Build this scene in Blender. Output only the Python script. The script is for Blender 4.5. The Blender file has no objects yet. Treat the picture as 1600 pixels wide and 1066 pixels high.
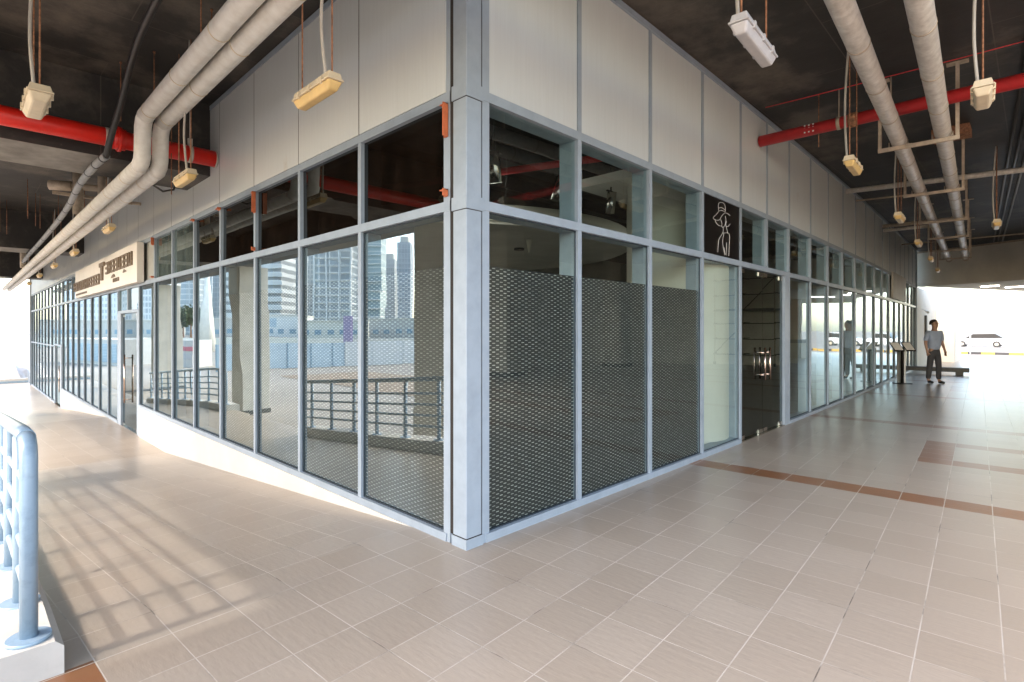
import bpy, math, random
from mathutils import Vector
R = math.radians
random.seed(7)
S = bpy.context.scene
# ------------------------------------------------------------------ camera, sky, sun, exposure
cam = bpy.data.objects.new('camera', bpy.data.cameras.new('camera'))
S.collection.objects.link(cam); S.camera = cam
cam.location = (-2.4208, -2.7694, 1.5)
cam.rotation_euler = (R(90), 0, R(44.57 - 90))
cam.data.sensor_width = 36; cam.data.lens = 842.06 / 1600 * 36
cam.data.shift_x = 8.2 / 1600; cam.data.shift_y = -17.9 / 1600
cam.data.clip_start = .05; cam.data.clip_end = 3000
SUN_EL = 45.0
W = bpy.data.worlds.new('World'); S.world = W; W.use_nodes = True
nt = W.node_tree; bg = nt.nodes['Background']
sky = nt.nodes.new('ShaderNodeTexSky'); sky.sky_type = 'NISHITA'; sky.sun_disc = False
sky.sun_elevation = R(SUN_EL); sky.sun_rotation = R(-90); sky.air_density = 1.0; sky.dust_density = 2.0; sky.ozone_density = 1.0
tint = nt.nodes.new('ShaderNodeMix'); tint.data_type = 'RGBA'; tint.blend_type = 'MULTIPLY'; tint.inputs[0].default_value = 1
tint.inputs[7].default_value = (1.11, 1.0, .88, 1)      # dusty Gulf haze warms the whole sky
nt.links.new(sky.outputs[0], tint.inputs[6]); nt.links.new(tint.outputs[2], bg.inputs[0]); bg.inputs[1].default_value = .15
sl = bpy.data.lights.new('sun', 'SUN'); sl.energy = .22; sl.angle = R(1.2); sl.color = (1, .97, .92)
so = bpy.data.objects.new('sun', sl); S.collection.objects.link(so)
so.rotation_euler = (0, -R(90 - SUN_EL), 0)          # shines from -X, 45 degrees up
S.view_settings.view_transform = 'Standard'; S.view_settings.look = 'None'
S.view_settings.exposure = 3.03; S.view_settings.gamma = 1
S.render.engine = 'CYCLES'
cy = S.cycles; cy.use_denoising = True; cy.max_bounces = 10; cy.diffuse_bounces = 6; cy.glossy_bounces = 5
cy.transmission_bounces = 6; cy.transparent_max_bounces = 24; cy.caustics_reflective = False; cy.caustics_refractive = False
cy.sample_clamp_indirect = 6; cy.blur_glossy = .5

# ------------------------------------------------------------------ material helpers
def mat(name):
    m = bpy.data.materials.new(name); m.use_nodes = True
    return m, m.node_tree, m.node_tree.nodes['Principled BSDF']
def N(nt, t, **k):
    n = nt.nodes.new(t)
    for a, v in k.items(): setattr(n, a, v)
    return n
def ramp(nt, fac, stops):
    r = N(nt, 'ShaderNodeValToRGB'); el = r.color_ramp.elements
    while len(el) > 1: el.remove(el[-1])
    el[0].position = stops[0][0]; el[0].color = (*stops[0][1], 1)
    for p, c in stops[1:]:
        e = el.new(p); e.color = (*c, 1)
    nt.links.new(fac, r.inputs[0]); return r.outputs[0]
def noise(nt, scale, detail=5, rough=.6, vec=None, scl=None, coord='Object'):
    tc = N(nt, 'ShaderNodeTexCoord'); v = tc.outputs[coord]
    if vec: v = vec
    if scl:
        mp = N(nt, 'ShaderNodeMapping'); mp.inputs['Scale'].default_value = scl
        nt.links.new(v, mp.inputs[0]); v = mp.outputs[0]
    n = N(nt, 'ShaderNodeTexNoise'); n.inputs['Scale'].default_value = scale
    n.inputs['Detail'].default_value = detail; n.inputs['Roughness'].default_value = rough
    nt.links.new(v, n.inputs['Vector']); return n.outputs['Fac']
def mth(nt, op, a, b=None, c=None):
    m = N(nt, 'ShaderNodeMath', operation=op)
    for i, v in enumerate((a, b, c)):
        if v is None: continue
        if isinstance(v, (int, float)): m.inputs[i].default_value = v
        else: nt.links.new(v, m.inputs[i])
    return m.outputs[0]
def mixc(nt, fac, a, b, mode='MIX'):
    m = N(nt, 'ShaderNodeMix', data_type='RGBA', blend_type=mode)
    for s, v in ((m.inputs[0], fac), (m.inputs[6], a), (m.inputs[7], b)):
        if isinstance(v, (int, float)): s.default_value = v
        elif isinstance(v, tuple): s.default_value = (*v, 1)
        else: nt.links.new(v, s)
    return m.outputs[2]
def bump(nt, b, h, strength=.3, dist=.01):
    n = N(nt, 'ShaderNodeBump'); n.inputs['Strength'].default_value = strength; n.inputs['Distance'].default_value = dist
    nt.links.new(h, n.inputs['Height']); nt.links.new(n.outputs[0], b.inputs['Normal']); return n
def plain(name, c, rough=.5, var=.12, scale=6, metal=0, bmp=0, scl=None, spec=.5, dark=None, lo=.3, hi=.7):
    m, nt, b = mat(name)
    f = noise(nt, scale, scl=scl)
    c2 = dark or tuple(x * (1 - var * 1.6) for x in c); c1 = tuple(min(1, x * (1 + var * .5)) for x in c)
    col = ramp(nt, f, [(lo, c2), (hi, c1)])
    nt.links.new(col, b.inputs['Base Color'])
    b.inputs['Roughness'].default_value = rough; b.inputs['Metallic'].default_value = metal
    b.inputs['Specular IOR Level'].default_value = spec
    if bmp: bump(nt, b, noise(nt, scale * 8, 3), bmp, .004)
    return m
M = {}
# tiles
GA = R(3.37)
def grid_uv(nt):
    tc = N(nt, 'ShaderNodeTexCoord'); mp = N(nt, 'ShaderNodeMapping', vector_type='POINT')
    mp.inputs['Rotation'].default_value = (0, 0, -GA); nt.links.new(tc.outputs['Object'], mp.inputs[0])
    return mp.outputs[0]
def floor_mat():
    m, nt, b = mat('floor_tile'); uv = grid_uv(nt)
    off = N(nt, 'ShaderNodeMapping'); off.inputs['Location'].default_value = (-1.42, .55 + .0, 0); nt.links.new(uv, off.inputs[0])
    br = N(nt, 'ShaderNodeTexBrick'); br.offset = 0; br.squash = 1
    br.inputs['Scale'].default_value = 1; br.inputs['Brick Width'].default_value = .3085; br.inputs['Row Height'].default_value = .3085
    br.inputs['Mortar Size'].default_value = .0028; br.inputs['Mortar Smooth'].default_value = .2; br.inputs['Bias'].default_value = 0
    br.inputs['Color1'].default_value = (.0, .0, .0, 1); br.inputs['Color2'].default_value = (1, 1, 1, 1); br.inputs['Mortar'].default_value = (.5, .5, .5, 1)
    nt.links.new(off.outputs[0], br.inputs['Vector'])
    sp = N(nt, 'ShaderNodeSeparateXYZ'); nt.links.new(uv, sp.inputs[0]); u, v = sp.outputs[0], sp.outputs[1]
    def rng(x, a, c): return mth(nt, 'MULTIPLY', mth(nt, 'GREATER_THAN', x, a), mth(nt, 'LESS_THAN', x, c))
    g = lambda i: 1.42 + .3085 * i
    h = lambda j: -.55 - .3085 * j
    masks = [rng(u, g(6), g(7)), rng(u, g(21), g(22)), rng(u, g(36), g(37)), rng(u, g(51), g(52)),
             mth(nt, 'MULTIPLY', rng(u, g(12), g(16) + .3085), rng(v, h(6), h(5))),
             mth(nt, 'MULTIPLY', rng(u, g(12), g(13)), mth(nt, 'LESS_THAN', v, h(6))),
             mth(nt, 'MULTIPLY', rng(u, g(16), g(17)), mth(nt, 'LESS_THAN', v, h(6))),
             mth(nt, 'MULTIPLY', rng(u, g(42), g(46) + .3085), rng(v, h(6), h(5))),
             mth(nt, 'MULTIPLY', rng(u, g(42), g(43)), mth(nt, 'LESS_THAN', v, h(6))),
             mth(nt, 'MULTIPLY', rng(u, g(57), g(61)), rng(v, h(6), h(5)))]
    # the bands only run in the corridor (v below the glass line)
    tot = masks[0]
    for k in masks[1:]: tot = mth(nt, 'MAXIMUM', tot, k)
    tot = mth(nt, 'MULTIPLY', tot, mth(nt, 'LESS_THAN', v, .6))
    edge = mth(nt, 'MULTIPLY', rng(u, -2.6, g(-11) + .0), mth(nt, 'LESS_THAN', v, .40))
    tot = mth(nt, 'MAXIMUM', tot, edge)
    n1 = noise(nt, 1.1, 6, .6); n2 = noise(nt, 38, 4, .7, scl=(1, 1, 1))
    base = mixc(nt, br.outputs['Color'], (.400, .340, .270), (.465, .402, .328))
    base = mixc(nt, mth(nt, 'MULTIPLY', n1, .45), base, (.37, .295, .235))
    base = mixc(nt, mth(nt, 'MULTIPLY', n2, .35), base, (.27, .22, .18))
    brown = mixc(nt, n1, (.20, .085, .035), (.31, .15, .075))
    base = mixc(nt, tot, base, brown)
    grn = noise(nt, 2.3, 4)
    grout = ramp(nt, grn, [(.36, (.16, .135, .11)), (.46, (.50, .45, .39)), (.75, (.66, .61, .55))])
    base = mixc(nt, br.outputs['Fac'], base, grout)
    nt.links.new(base, b.inputs['Base Color'])
    b.inputs['Roughness'].default_value = .3
    b.inputs['Specular IOR Level'].default_value = .42
    # moulded surface: shallow ripples across each tile and the sunk joints
    mp = N(nt, 'ShaderNodeMapping'); mp.inputs['Scale'].default_value = (34, 9, 1); nt.links.new(uv, mp.inputs[0])
    rp = N(nt, 'ShaderNodeTexNoise'); rp.inputs['Scale'].default_value = 1; rp.inputs['Detail'].default_value = 3; nt.links.new(mp.outputs[0], rp.inputs['Vector'])
    b1 = bump(nt, b, rp.outputs['Fac'], .34, .005)
    b2 = N(nt, 'ShaderNodeBump', invert=True); b2.inputs['Strength'].default_value = .6; b2.inputs['Distance'].default_value = .003
    nt.links.new(br.outputs['Fac'], b2.inputs['Height']); nt.links.new(b1.outputs[0], b2.inputs['Normal']); nt.links.new(b2.outputs[0], b.inputs['Normal'])
    return m
M['floor'] = floor_mat()
M['frame'] = plain('frame_paint', (.30, .355, .415), .40, .10, 7, dark=(.26, .31, .365), lo=.2, hi=.6)
M['frame_dark'] = plain('frame_inner_paint', (.26, .33, .36), .5, .05, 3)
M['gasket'] = plain('gasket_rubber', (.03, .045, .06), .6, .1)
M['gap'] = plain('joint_dark', (.03, .025, .022), .9, .1)
def panel_mat(name, c, c2):
    m, nt, b = mat(name)
    f = noise(nt, .9, 4, .5, scl=(1, 1, .5)); s = noise(nt, 5, 3, .7, scl=(8, 8, .35))
    col = mixc(nt, f, c, c2); col = mixc(nt, mth(nt, 'MULTIPLY', s, .2), col, (.25, .24, .23))
    st = ramp(nt, noise(nt, .75, 6, .7, scl=(1.5, 1.5, .6)), [(.66, (0, 0, 0)), (.78, (.5, .5, .5))])
    col = mixc(nt, st, col, (.42, .33, .22))
    nt.links.new(col, b.inputs['Base Color']); b.inputs['Roughness'].default_value = .33
    b.inputs['Metallic'].default_value = .1; b.inputs['Specular IOR Level'].default_value = .5
    return m
M['panel'] = panel_mat('panel_aluminium', (.60, .65, .67), (.73, .77, .78))
def ceiling_mat():
    m, nt, b = mat('ceiling_black_paint')
    f = noise(nt, .55, 9, .68); g = noise(nt, 4.5, 8, .75, scl=(1, .35, 1)); k = noise(nt, 28, 3, .6)
    col = ramp(nt, f, [(.36, (.013, .012, .0115)), (.50, (.028, .026, .024)), (.62, (.13, .11, .09))])
    col = mixc(nt, mth(nt, 'MULTIPLY', g, .5), col, (.042, .036, .031))
    sp = ramp(nt, k, [(.72, (0, 0, 0)), (.78, (1, 1, 1))]); col = mixc(nt, mth(nt, 'MULTIPLY', sp, .35), col, (.22, .19, .15))
    tc = N(nt, 'ShaderNodeTexCoord'); br = N(nt, 'ShaderNodeTexBrick'); br.offset = .5
    br.inputs['Scale'].default_value = 1; br.inputs['Brick Width'].default_value = 2.44; br.inputs['Row Height'].default_value = 1.22; br.inputs['Mortar Size'].default_value = .006
    nt.links.new(tc.outputs['Object'], br.inputs['Vector'])
    col = mixc(nt, mth(nt, 'MULTIPLY', br.outputs['Fac'], .5), col, (.12, .10, .085))
    nt.links.new(col, b.inputs['Base Color']); b.inputs['Roughness'].default_value = .62; b.inputs['Specular IOR Level'].default_value = .4
    bump(nt, b, g, .5, .01); return m
M['ceiling'] = ceiling_mat()
M['concrete'] = plain('bare_concrete', (.30, .28, .25), .85, .25, 3.5, bmp=.3)
M['white_wall'] = plain('white_render', (.58, .56, .52), .8, .05, 2, bmp=.15)
M['cream_wall'] = plain('cream_paint', (.74, .71, .62), .75, .05, 1.2)
M['grey_wall'] = plain('grey_paint', (.76, .73, .66), .8, .10, 1.2)
M['insul'] = plain('pipe_lagging', (.76, .75, .71), .5, .12, 9, scl=(1, 1, 1), bmp=.4, dark=(.64, .61, .56))
M['insul_grey'] = plain('grey_pipe_lagging', (.60, .58, .54), .38, .3, 14, bmp=.7, dark=(.46, .43, .39))
M['red'] = plain('red_pipe_paint', (.78, .022, .012), .35, .12, 5)
M['crimson'] = plain('crimson_pipe_paint', (.66, .035, .04), .45, .15, 5)
M['rust'] = plain('rusty_steel', (.36, .17, .09), .8, .4, 30)
M['cream_steel'] = plain('cream_painted_steel', (.48, .40, .31), .6, .2, 12)
M['orange'] = plain('orange_primer', (.62, .16, .06), .6, .15, 20)
M['yellow'] = plain('yellowed_plastic', (.72, .50, .20), .35, .12, 7)
M['tray'] = plain('yellowed_tray', (.66, .56, .40), .5, .1, 7)
M['grey_plastic'] = plain('grey_plastic', (.50, .49, .50), .3, .08, 9)
M['black_cable'] = plain('black_cable', (.02, .02, .02), .4, .1, 9)
M['grey_cable'] = plain('grey_cable', (.24, .245, .25), .5, .15, 9)
M['white_cable'] = plain('white_cable', (.50, .47, .42), .5, .1, 9)
M['rail'] = plain('rail_blue_paint', (.25, .35, .45), .28, .08, 14, dark=(.17, .25, .33), lo=.15, hi=.5)
M['kerb'] = plain('kerb_white_paint', (.56, .54, .50), .8, .08, 6, bmp=.3)
M['steel'] = plain('brushed_steel', (.62, .58, .53), .22, .05, 40, metal=1)
M['copper_steel'] = plain('door_pull_steel', (.78, .60, .50), .2, .05, 40, metal=1)
M['dark_metal'] = plain('dark_metal', (.035, .033, .032), .35, .1, 20, metal=.5)
M['black'] = plain('gloss_black_panel', (.006, .005, .005), .3, .1)
M['white'] = plain('white_plastic', (.75, .75, .73), .4, .04)
M['warm_white'] = plain('warm_white_sign_face', (.80, .75, .68), .5, .03, 3)
M['brown_letters'] = plain('brown_letters', (.21, .155, .105), .6, .3, 25)
M['stone_dark'] = plain('dark_stone', (.07, .07, .065), .5, .2, 14)
M['int_floor'] = plain('interior_screed', (.36, .34, .31), .5, .2, 3)
M['int_wall'] = plain('interior_wall', (.50, .50, .46), .85, .1, 1)
M['ground'] = plain('pale_ground', (.30, .27, .23), .9, .12, .15)
M['brown_paving'] = plain('brown_paving', (.26, .19, .13), .9, .12, .6)
M['asphalt'] = plain('asphalt', (.07, .07, .07), .9, .2, .4)
M['water'] = plain('water', (.03, .06, .07), .08, .1, .3)
M['leaf'] = plain('foliage', (.05, .085, .03), .7, .5, 3)
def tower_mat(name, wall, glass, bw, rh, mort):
    wall = tuple(.5 * x + .40 for x in wall); glass = tuple(.62 * x + .22 for x in glass)  # distance haze is put into the colours by mixing them paler
    m, nt, b = mat(name); tc = N(nt, 'ShaderNodeTexCoord'); sp = N(nt, 'ShaderNodeSeparateXYZ'); nt.links.new(tc.outputs['Object'], sp.inputs[0])
    cb = N(nt, 'ShaderNodeCombineXYZ'); nt.links.new(mth(nt, 'ADD', sp.outputs[0], sp.outputs[1]), cb.inputs[0]); nt.links.new(sp.outputs[2], cb.inputs[1])
    br = N(nt, 'ShaderNodeTexBrick'); br.offset = 0; br.inputs['Scale'].default_value = 1; br.inputs['Brick Width'].default_value = bw
    br.inputs['Row Height'].default_value = rh; br.inputs['Mortar Size'].default_value = mort; br.inputs['Mortar Smooth'].default_value = 0
    nt.links.new(cb.outputs[0], br.inputs['Vector'])
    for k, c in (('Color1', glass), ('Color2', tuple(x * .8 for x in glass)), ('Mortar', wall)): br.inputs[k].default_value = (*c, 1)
    nt.links.new(br.outputs['Color'], b.inputs['Base Color']); b.inputs['Roughness'].default_value = .4
    return m

# glazing -------------------------------------------------------------
def glazing(name, tint, r0, gain, dirt=.0, dirtcol=(.3, .25, .2), wav=.022):
    m, nt, b = mat(name); out = nt.nodes['Material Output']; nt.nodes.remove(b)
    tr = N(nt, 'ShaderNodeBsdfTransparent'); tr.inputs[0].default_value = (*tint, 1)
    gl = N(nt, 'ShaderNodeBsdfGlossy'); gl.inputs['Roughness'].default_value = 0.0; gl.inputs[0].default_value = (.82, .94, .97, 1)
    lw = N(nt, 'ShaderNodeLayerWeight'); lw.inputs[0].default_value = .5
    fac = mth(nt, 'MINIMUM', mth(nt, 'ADD', mth(nt, 'MULTIPLY', mth(nt, 'POWER', lw.outputs['Facing'], 4.0), gain), r0), .95)
    bp = N(nt, 'ShaderNodeBump'); bp.inputs['Strength'].default_value = wav; bp.inputs['Distance'].default_value = .02
    nt.links.new(noise(nt, 1.3, 2, .4), bp.inputs['Height']); nt.links.new(bp.outputs[0], gl.inputs['Normal'])
    mx = N(nt, 'ShaderNodeMixShader'); nt.links.new(fac, mx.inputs[0]); nt.links.new(tr.outputs[0], mx.inputs[1]); nt.links.new(gl.outputs[0], mx.inputs[2])
    last = mx.outputs[0]
    if dirt:
        df = N(nt, 'ShaderNodeBsdfDiffuse'); df.inputs[0].default_value = (*dirtcol, 1)
        d = ramp(nt, noise(nt, 3, 6, .7, scl=(2.5, 2.5, .5)), [(.35, (0, 0, 0)), (.8, (1, 1, 1))])
        m2 = N(nt, 'ShaderNodeMixShader'); nt.links.new(mth(nt, 'MULTIPLY_ADD', d, dirt, dirt * .3), m2.inputs[0])
        nt.links.new(last, m2.inputs[1]); nt.links.new(df.outputs[0], m2.inputs[2]); last = m2.outputs[0]
    nt.links.new(last, out.inputs[0]); return m
M['glass'] = glazing('clear_glazing', (.80, .88, .86), .30, .8, .03, (.45, .47, .45))
M['glass_right'] = glazing('clear_glazing_lower', (.80, .88, .86), .07, .9, .02)
M['glass_upper'] = glazing('upper_glazing', (.72, .83, .81), .07, .8, .02)
M['glass_door'] = glazing('door_glass', (.30, .34, .32), .04, .8, .02)
M['film_brown'] = glazing('brown_film_glazing', (.02, .015, .014), .06, .8, .07, (.12, .075, .05), .03)
M['frosted'] = glazing('grey_green_glazing', (.30, .38, .36), .10, .9, .35, (.25, .31, .29), .05)
M['green_pane'] = glazing('green_glazing', (.25, .36, .30), .08, .9, .35, (.22, .32, .26), .05)
def film_mat():
    m, nt, b = mat('perforated_film'); tc = N(nt, 'ShaderNodeTexCoord'); sp = N(nt, 'ShaderNodeSeparateXYZ'); nt.links.new(tc.outputs['Object'], sp.inputs[0])
    cb = N(nt, 'ShaderNodeCombineXYZ'); nt.links.new(mth(nt, 'MULTIPLY', mth(nt, 'ADD', sp.outputs[0], sp.outputs[1]), .19), cb.inputs[0]); nt.links.new(sp.outputs[2], cb.inputs[1])
    br = N(nt, 'ShaderNodeTexBrick'); br.offset = .5; br.inputs['Scale'].default_value = 1; br.inputs['Brick Width'].default_value = .0148
    br.inputs['Row Height'].default_value = .0160; br.inputs['Mortar Size'].default_value = .0049; br.inputs['Mortar Smooth'].default_value = .1
    nt.links.new(cb.outputs[0], br.inputs['Vector'])
    for k, c in (('Color1', (.70, .68, .62)), ('Color2', (.36, .34, .31)), ('Mortar', (.012, .013, .014))): br.inputs[k].default_value = (*c, 1)
    fold = noise(nt, 2.2, 3, .5, scl=(2.5, 2.5, .35))
    col = mixc(nt, mth(nt, 'MULTIPLY', fold, .5), br.outputs['Color'], (.05, .052, .055))
    nt.links.new(col, b.inputs['Base Color']); b.inputs['Roughness'].default_value = .7; b.inputs['Specular IOR Level'].default_value = .2; return m
M['film'] = film_mat()
def emis(name, c, s):
    m, nt, b = mat(name); b.inputs['Emission Color'].default_value = (*c, 1); b.inputs['Emission Strength'].default_value = s; return m
M['int_lamp'] = emis('lit_panel', (1, .95, .85), 1.6)
M['lamp'] = emis('lit_lamp', (1, .93, .8), 2.0)

# ------------------------------------------------------------------ mesh helpers
ident = lambda s, n, z: (s, n, z)
class MB:
    def __init__(s): s.v = []; s.f = []; s.sm = []
    def face(s, pts, sm=False):
        i = len(s.v); s.v += [tuple(p) for p in pts]; s.f.append(tuple(range(i, i + len(pts)))); s.sm.append(sm)
    def box(s, a0, a1, b0, b1, c0, c1, T=ident):
        i = len(s.v)
        s.v += [tuple(T(a, b, c)) for a in (a0, a1) for b in (b0, b1) for c in (c0, c1)]
        for q in ((0, 1, 3, 2), (4, 6, 7, 5), (0, 4, 5, 1), (2, 3, 7, 6), (0, 2, 6, 4), (1, 5, 7, 3)):
            s.f.append(tuple(i + k for k in q)); s.sm.append(False)
        return s
    def tube(s, pts, r, n=10, caps=True):
        pts = [Vector(p) for p in pts]; rings = []; up = None
        rr = r if isinstance(r, (list, tuple)) else [r] * len(pts)
        for k, p in enumerate(pts):
            if k == 0: d = pts[1] - p
            elif k == len(pts) - 1: d = p - pts[-2]
            else: d = (pts[k + 1] - p).normalized() + (p - pts[k - 1]).normalized()
            d.normalize()
            if up is None:
                up = Vector((0, 0, 1)) if abs(d.z) < .9 else Vector((1, 0, 0))
            sx = d.cross(up).normalized(); up = sx.cross(d).normalized()
            i = len(s.v)
            for j in range(n):
                a = 2 * math.pi * j / n; s.v.append(tuple(p + (sx * math.cos(a) + up * math.sin(a)) * rr[k]))
            rings.append(i)
        for a, b in zip(rings, rings[1:]):
            for j in range(n):
                s.f.append((a + j, a + (j + 1) % n, b + (j + 1) % n, b + j)); s.sm.append(True)
        if caps:
            s.f.append(tuple(rings[0] + j for j in range(n))[::-1]); s.f.append(tuple(rings[-1] + j for j in range(n))); s.sm += [False, False]
        return s
    def prism(s, poly, z0, z1, T=ident, sm=False):
        n = len(poly); i = len(s.v)
        s.v += [tuple(T(x, y, z0)) for x, y in poly] + [tuple(T(x, y, z1)) for x, y in poly]
        for j in range(n):
            s.f.append((i + j, i + (j + 1) % n, i + n + (j + 1) % n, i + n + j)); s.sm.append(sm)
        s.f.append(tuple(i + j for j in range(n))[::-1]); s.f.append(tuple(i + n + j for j in range(n))); s.sm += [False, False]
        return s
    def build(s, name, m, parent=None, bevel=0):
        me = bpy.data.meshes.new(name); me.from_pydata(s.v, [], s.f); me.materials.append(M[m] if isinstance(m, str) else m)
        for p, q in zip(me.polygons, s.sm): p.use_smooth = q
        o = bpy.data.objects.new(name, me); S.collection.objects.link(o)
        import bmesh
        bm = bmesh.new(); bm.from_mesh(me); bmesh.ops.recalc_face_normals(bm, faces=bm.faces); bm.to_mesh(me); bm.free()
        if parent:
            o.parent = parent; o.matrix_parent_inverse = parent.matrix_basis.inverted()
        if bevel:
            mo = o.modifiers.new('bevel', 'BEVEL'); mo.width = bevel; mo.segments = 2; mo.limit_method = 'ANGLE'
        return o
def tag(o, label=None, cat=None, group=None, kind=None):
    if label: o['label'] = label
    if cat: o['category'] = cat
    if group: o['group'] = group
    if kind: o['kind'] = kind
    return o
def struct(o): o['kind'] = 'structure'; return o
def empty(name, loc, label, cat, group=None):
    o = bpy.data.objects.new(name, None); S.collection.objects.link(o); o.location = loc; o.empty_display_size = .2
    return tag(o, label, cat, group)
def copy_thing(o, loc, label, rz=None):
    c = o.copy(); S.collection.objects.link(c); c.location = loc; c['label'] = label
    if rz is not None: c.rotation_euler = (0, 0, rz)
    for ch in list(o.children):
        d = ch.copy(); S.collection.objects.link(d); d.parent = c
        for g in ch.children:
            e = g.copy(); S.collection.objects.link(e); e.parent = d
    return c

# ------------------------------------------------------------------ floor, ground, ceiling
CZ = 4.58
PROF = [(.6, 0), (2.5, -.15), (5, -.35), (7.6, -.55), (12.8, -.55), (16.5, -.83), (21, -1.17), (33.5, -1.17)]
def fz(b):
    if b <= .6: return 0.
    for (b0, z0), (b1, z1) in zip(PROF, PROF[1:]):
        if b <= b1: return z0 + (z1 - z0) * (b - b0) / (b1 - b0)
    return PROF[-1][1]
f = MB()
f.face([(-5, -13, 0), (38, -13, 0), (38, 2.2, 0), (23.9, .62, 0), (0, 0, 0), (0, .6, 0), (-2.42, .6, 0), (-2.42, .3, 0), (-5, .3, 0)])
for (b0, z0), (b1, z1) in zip(PROF, PROF[1:]):
    f.face([(-2.42, b0, z0), (0, b0, z0), (0, b1, z1), (-2.42, b1, z1)])
struct(f.build('floor', 'floor'))
g = MB(); g.face([(-900, -900, -1.35), (900, -900, -1.35), (900, 900, -1.35), (-900, 900, -1.35)]); struct(g.build('ground', 'ground'))
g = MB(); g.box(-5.02, -5, -13, .3, -1.35, -.004); g.box(-5, -2.425, .28, .3, -1.35, -.004); g.box(38, 38.02, -13, 2.2, -1.35, -.004); struct(g.build('floor_edge', 'kerb'))
g = MB(); g.face([(-17, 0.5, -1.33), (-11, .5, -1.33), (-11, 30, -1.33), (-17, 30, -1.33)]); struct(g.build('path', 'brown_paving'))
f = MB(); f.face([(.03, .03, .002), (23.9, .75, .002), (23.9, 20, .002), (.03, 33, .002)]); struct(f.build('interior_floor', 'int_floor'))
c = MB(); c.box(-5.0, 1.5, -3.4, 33.2, CZ, CZ + .35); c.box(1.5, 3.3, -5.2, 33.2, CZ, CZ + .35); c.box(3.3, 24.6, -13, 33.2, CZ, CZ + .35); struct(c.build('ceiling', 'ceiling'))

# left walkway beams (dark sides, bare concrete underside) and columns
def beam(b0, b1, label, a0=-4.0, a1=0.0):
    e = empty('concrete_beam', (a0, b0, 3.6), label, 'beam', 'beams across the left walkway')
    m = MB(); m.box(a0, a1 - .002, b0, b1, 3.606, CZ - .002); m.build('beam_web', 'ceiling', e)
    m = MB(); m.box(a0, -1.15, b0, b1, 3.6, 3.6055); m.build('soffit_strip', 'concrete', e)
    return e
beam(5.33, 6.4, 'nearest dark concrete beam with bare grey underside behind the red pipe on the left')
beam(16, 17, 'second dark beam across the left walkway, over the white shop sign')
beam(26.4, 27.4, 'farthest dark beam across the left walkway near its open end')
m = MB(); m.box(-5.0, -3.95, -3.4, 33.2, 3.76, CZ - .002); o = m.build('edge_beam', 'ceiling')
tag(o, 'long dark edge beam along the outer side of the left walkway', 'beam')
def column(a0, a1, b0, b1, z0, z1, label, mt='concrete', group='square columns along the outer edge'):
    e = empty('square_column', ((a0 + a1) / 2, (b0 + b1) / 2, z0), label, 'column', group)
    m = MB(); m.box(a0, a1, b0, b1, z0, z1); m.build('shaft', mt, e, .012)
    m = MB(); m.box(a0 - .03, a1 + .03, b0 - .03, b1 + .03, z0, z0 + .14); m.build('skirting', 'stone_dark', e)
    return e
M['column_paint'] = plain('column_paint', (.62, .58, .50), .7, .12, 1.5)
for b0, l in ((-.80, 'unseen square column placed to shade the floor nearest the camera'), (5.33, 'painted square column mirrored in the glass beside the corner post'),  # first column is out of view, added off the spacing to shade near floor
              (16, 'painted square column mirrored in the fourth left pane'), (26.5, 'farthest painted square column of the left walkway')):
    column(-4.95, -4.05, b0, b0 + 1.0, -1.35, 3.598, l, 'column_paint')

# ------------------------------------------------------------------ facade
KC = .00212
def TL(s, n, z): return (-n, s, z)
def TR(s, n, z):
    h = KC * s; return (s + n * math.sin(h), KC * s * s / 2 - n * math.cos(h), z)
LM = [.21, 1.40, 2.58, 3.76, 4.95, 6.10, 7.26, 8.40, 9.58, 10.58, 11.56, 12.69, 13.85, 15.0, 16.15, 17.28, 18.42, 19.56, 20.68, 21.68, 22.68, 23.8, 24.96, 26.12, 27.28, 28.44, 29.6, 30.76, 31.75]
RM = [.18, 1.277, 2.466, 3.671, 4.833, 5.84, 6.87, 8.08, 9.29, 10.5, 11.72, 12.9, 14.1, 15.3, 16.5, 17.65, 18.8, 19.98, 21.15, 22.35, 23.55]
B = empty('glass_shopfront_building', (0, 0, 0), 'glass fronted building corner with blue grey mullions and grey metal panels above', 'building')
UZ, MZ, HW = 3.142, 2.372, .034          # transom centre heights, half height
def floorL(s): return 0. if s < 9.5 else (-.545 if s < 20.6 else -1.17)
GN = -.035                                # glass plane, behind the frame face
def mullion(T, s, z0, z1, w=.03, d=.20, name='mullion', m='frame'):
    b = MB(); b.box(s - w, s + w, -d, 0, z0, z1, T); return b.build(name, m, B)
SEG = [(0, 8, 0.), (8, 10, -.545), (10, 18, -.50), (18, 20, -1.17), (20, 28, -1.13)]
for i, s in enumerate(LM):
    if i in (9, 19): z0 = 1.90 if i == 9 else .98
    else: z0 = 0 if i < 8 else (-.56 if i <= 10 else (-.5 if i < 18 else -1.18))
    mullion(TL, s, z0, CZ - .01, .036 if i == 0 else .026)
for i, s in enumerate(RM):
    mullion(TR, s, 2.34 if i == 5 else 0, CZ - .01, .034 if i == 0 else .026)
def rail_strip(T, ks, z0, z1, n1=.004, d=.19, name='transom', m='frame'):
    b = MB()
    for a, c in zip(ks, ks[1:]): b.box(a, c, -d, n1, z0, z1, T)
    return b.build(name, m, B)
rail_strip(TL, [.21 - .036] + LM[1:], UZ - HW, UZ + HW); rail_strip(TL, [.21 - .036] + LM[1:], MZ - HW, MZ + HW)
rail_strip(TR, [.18 - .034] + RM[1:], UZ - HW, UZ + HW); rail_strip(TR, [.18 - .034] + RM[1:], MZ - HW, MZ + HW)
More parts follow.
